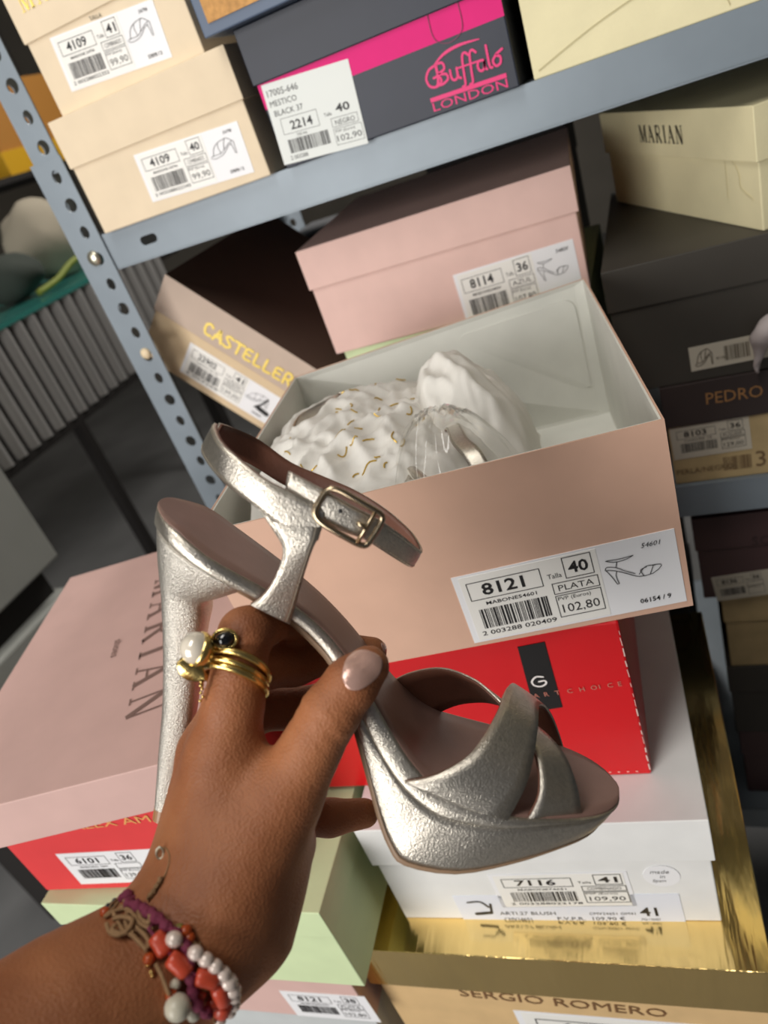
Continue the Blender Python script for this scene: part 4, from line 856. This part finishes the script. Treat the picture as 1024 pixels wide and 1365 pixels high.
# lying on its side: toe to the back of the box, ankle strap to the right
sx, sy, sz = Vector((0,1,0)), Vector((0,0,-1)), Vector((-1,0,0)); sz = Vector((1,0,0)); sx = Vector((0,1,0)); sy = sz.cross(sx)
ml = Matrix.Identity(4)
for i in range(3): ml[i][0] = sx[i]; ml[i][1] = sy[i]; ml[i][2] = sz[i]
ml.translation = Vector((.014, .034, .097)); s2.matrix_world = M8 @ ml
TISS = mat('tissue_paper', S(248, 245, 238), .6, 0, .2, 120, .03, 60, .3, bdist=.0006); nt = TISS.node_tree; pb = nt.nodes['Principled BSDF']
tr = nt.nodes.new('ShaderNodeBsdfTranslucent'); tr.inputs['Color'].default_value = (*S(240,234,220),1); mxs = nt.nodes.new('ShaderNodeMixShader'); mxs.inputs['Fac'].default_value = .18
nt.links.new(pb.outputs[0], mxs.inputs[1]); nt.links.new(tr.outputs[0], mxs.inputs[2]); nt.links.new(mxs.outputs[0], nt.nodes['Material Output'].inputs['Surface'])
def ridge(v, sc, oct_=3):
    r_ = 0; a = 1.
    for _ in range(oct_): r_ += a*(1-2*math.sqrt(noise.noise(v*sc)**2+.006)); sc *= 2.0; a *= .42
    return r_
def dome(x, c_, w, e): return max(0, 1-((x-c_)/w)**2)**e
def tis_a(x, y):                    # draped sheet, left and middle of the box
    d = dome(x, .085, .122, .34)*dome(y, .12, .16, .36); u = x*.85-y*.5; w = x*.5+y*.85
    return .012+.120*d+.010*ridge(Vector((u, w*.16, 3.1)), 26, 2)*min(1,d*1.5)+.0040*(1-3.2*abs(noise.noise(Vector((x*38+y*14, y*30-x*12, 9.)))))*min(1,d*1.5)+.0016*(1-3*abs(noise.noise(Vector((x*95-y*30, y*80+x*25, 2.)))))
def tis_b(x, y):                    # crumpled crest behind the wrapped sandal
    d = dome(x, .170, .056, .6)*dome(y, .155, .078, .6)
    return .03+.112*d+.0095*ridge(Vector((x*1.1+y*.4, y*.7-x*.3, 7.7)), 26, 3)*min(1,d*1.5)+.0045*(1-3.2*abs(noise.noise(Vector((x*46, y*40, 4.)))))*min(1,d*1.5)
def sheet(fn, x0, x1, y0, y1, n=70):
    mb = MB(); vs_ = []
    for i in range(n):
        for j in range(n):
            x = x0+(x1-x0)*i/(n-1); y = y0+(y1-y0)*j/(n-1); z = fn(x, y)
            w = Vector(noise.noise_vector(Vector((x,y,z))*30))*.003
            p = Vector((x, y, max(z, .006)))+w; q_ = min(max(p.z/H8,0),1.2)
            p.x = min(max(p.x, .006+.016*q_), W8-.008); p.y = min(max(p.y, .005), D8-.008-.034*q_*(1-p.x/W8)); p.z = max(p.z, .005); vs_.append(p)
    return mb.add(vs_, [(i*n+j, i*n+j+1, (i+1)*n+j+1, (i+1)*n+j) for i in range(n-1) for j in range(n-1)])
tis = empty('tissue_paper', in8(.1,.13,.004)); tis.location = M8 @ Vector((.1,.13,.004)); tag(tis, 'crumpled white tissue paper with gold print inside the open box', 'tissue paper')
tinv = Matrix.Translation(-tis.location) @ M8
o = sheet(tis_a, .008, .196, .008, .262, 90).build('tissue_sheet', TISS, tis, smooth=True); o.matrix_parent_inverse = tinv
o = sheet(tis_b, .118, .226, .075, .236, 64).build('tissue_sheet', TISS, tis, smooth=True); o.matrix_parent_inverse = tinv
mb = MB(); rd = random.Random(11); 
for k in range(46):
    cx_, cy_ = rd.uniform(.035,.15), rd.uniform(.03,.24); a0 = rd.uniform(0,6.3); rr_ = rd.choice((.003,.005,.008)); sp = rd.uniform(.8,2.2); pts = []
    for i in range(7):
        a = a0+sp*i/6; x, y = cx_+rr_*math.cos(a), cy_+rr_*math.sin(a); z = tis_a(x,y); w = Vector(noise.noise_vector(Vector((x,y,z))*30))*.003; pts.append(Vector((x,y,z+.0007))+w)
    mb.tube(pts, .00055, 5)
o = mb.build('gold_print', mat('gold_print', S(200,166,70), .35, .5), tis); o.matrix_parent_inverse = tinv; o['kind'] = 'stuff'
# clear bag
BAG = bpy.data.materials.new('clear_plastic'); BAG.use_nodes = True; nt = BAG.node_tree; nt.nodes.clear(); om = nt.nodes.new('ShaderNodeOutputMaterial'); t1 = nt.nodes.new('ShaderNodeBsdfTransparent'); t1.inputs[0].default_value = (.985,.985,.98,1); g1 = nt.nodes.new('ShaderNodeBsdfGlossy'); g1.inputs['Roughness'].default_value = .08; g1.inputs[0].default_value = (1,1,1,1)
lw_ = nt.nodes.new('ShaderNodeLayerWeight'); lw_.inputs['Blend'].default_value = .35; fr = nt.nodes.new('ShaderNodeMath'); fr.operation = 'MULTIPLY_ADD'; fr.inputs[1].default_value = .38; fr.inputs[2].default_value = .04; pw_ = nt.nodes.new('ShaderNodeMath'); pw_.operation = 'POWER'; pw_.inputs[1].default_value = 2.5; nt.links.new(lw_.outputs['Facing'], pw_.inputs[0]); nt.links.new(pw_.outputs[0], fr.inputs[0]); mx_ = nt.nodes.new('ShaderNodeMixShader'); nt.links.new(fr.outputs[0], mx_.inputs[0]); nt.links.new(t1.outputs[0], mx_.inputs[1]); nt.links.new(g1.outputs[0], mx_.inputs[2]); nt.links.new(mx_.outputs[0], om.inputs[0])
def bag_z(x, y):
    d = max(0, 1-((x-.166)/.066)**2)**.8*max(0, 1-((y-.052)/.078)**2)**.6
    a = math.atan2(y-.06, x-.17); return .02+.130*d+.008*ridge(Vector((a*.35, math.hypot(x-.17,y-.06)*2, 1.7)), 9, 3)*d
o = sheet(bag_z, .108, .228, .006, .122, 56).build('plastic_bag', BAG, smooth=True); o.matrix_world = M8; tag(o, 'crinkled clear plastic bag over the sandal in the open box', 'plastic bag')

# ------------------------------------------------------------------ far left of the room
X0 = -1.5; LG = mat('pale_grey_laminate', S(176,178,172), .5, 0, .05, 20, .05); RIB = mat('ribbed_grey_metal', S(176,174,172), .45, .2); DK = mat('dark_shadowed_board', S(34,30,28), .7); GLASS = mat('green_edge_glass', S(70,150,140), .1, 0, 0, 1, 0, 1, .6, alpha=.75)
ctr = empty('display_counter', (-1.85, 1.0, 0)); tag(ctr, 'counter with ribbed grey front and green edged glass top', 'counter'); ci = Matrix.Translation(-ctr.location)
def cp(nm, mb, m_):
    o = mb.build(nm, m_, ctr); o.matrix_parent_inverse = ci; return o
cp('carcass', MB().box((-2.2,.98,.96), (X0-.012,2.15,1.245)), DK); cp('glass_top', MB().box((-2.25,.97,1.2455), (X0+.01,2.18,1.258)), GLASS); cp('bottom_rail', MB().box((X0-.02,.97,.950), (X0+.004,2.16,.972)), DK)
rb = MB(); rb.tube([(0,0,.972),(0,0,1.244)], .017, 10); first = None
for k in range(23):
    if first is None: first = cp('rib', rb, RIB); o = first
    else: o = first.copy(); C.objects.link(o)
    o.location = (X0-.008, 1.01+.050*k, 0)
for x, y in ((-2.17,1.0),(-2.17,2.12),(X0-.05,1.0),(X0-.05,2.12)): cp('leg', MB().box((x-.02,y-.02,0), (x+.02,y+.02,.96)), DK)
# things on the counter
def soft(nm, lab, c_, r_, m_, cat, seed=0):
    mb = MB(); mb.ball((0,0,r_[2]*.98), r_, 20, 14); mb.v = [tuple(Vector(v)+Vector(noise.noise_vector(Vector(v)*14+Vector((seed,0,0))))*.018) for v in mb.v]; zmin = min(v[2] for v in mb.v); mb.v = [(a,b_,c2-zmin) for a,b_,c2 in mb.v]
    o = mb.build(nm, m_, smooth=True); o.location = c_; tag(o, lab, cat); return o
soft('cloth_bag', 'pale cloth bag standing on the glass counter top', (-1.76,1.98,1.2585), (.12,.10,.12), mat('pale_cloth', S(170,160,142), .9), 'bag', 1)
soft('cloth_bag', 'dark green cloth bundle on the glass counter top', (-1.70,1.72,1.2585), (.10,.09,.06), mat('dark_cloth', S(60,66,60), .9), 'bag', 4)
mb = MB(); mb.tube([Vector(q) for q in catmull([(-1.58,1.66,1.27),(-1.57,1.74,1.28),(-1.57,1.84,1.305),(-1.56,1.94,1.30),(-1.57,2.04,1.27)], 24)], .009, 8); tag(mb.build('green_ribbon', mat('green_ribbon', S(130,140,50), .6), smooth=True), 'yellowish green ribbon curling on the glass counter top', 'ribbon')
wr = empty('wall_rack', (-2.1,1.5,0)); tag(wr, 'dark rack board standing on the floor behind the counter', 'rack'); wi = Matrix.Translation(-wr.location)
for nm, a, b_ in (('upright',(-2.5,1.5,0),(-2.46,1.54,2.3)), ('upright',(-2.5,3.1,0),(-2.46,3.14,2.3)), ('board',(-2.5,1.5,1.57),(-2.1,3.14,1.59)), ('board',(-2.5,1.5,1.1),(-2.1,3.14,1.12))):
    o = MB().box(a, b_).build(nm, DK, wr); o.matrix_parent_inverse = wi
b = shoe_box('orange brown carton standing on the flat yellow box of the dark rack', -2.42, 2.42, 1.6704-EYE, .29, .5, .22, lid=0, cb=mat('orange_card', S(176,120,50), .6), name='carton', cat='carton')
b = shoe_box('flat yellow box on the dark rack board', -2.42, 2.40, 1.5902-EYE, .30, .55, .08, lid=0, cb=mat('yellow_card', S(210,160,30), .5), name='flat_box', cat='box')
# pale cabinet
cab = empty('pale_cabinet', (-1.4,.7,0)); tag(cab, 'pale grey cabinet on a stepped plinth at the left', 'cabinet'); cbi = Matrix.Translation(-cab.location)
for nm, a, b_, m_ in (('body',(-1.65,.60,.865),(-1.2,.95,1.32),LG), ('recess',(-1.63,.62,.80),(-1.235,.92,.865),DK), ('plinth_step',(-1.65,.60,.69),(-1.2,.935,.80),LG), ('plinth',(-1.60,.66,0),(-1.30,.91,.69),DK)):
    o = MB().box(a, b_).build(nm, m_, cab, bevel=.006 if m_ is LG else 0); o.matrix_parent_inverse = cbi
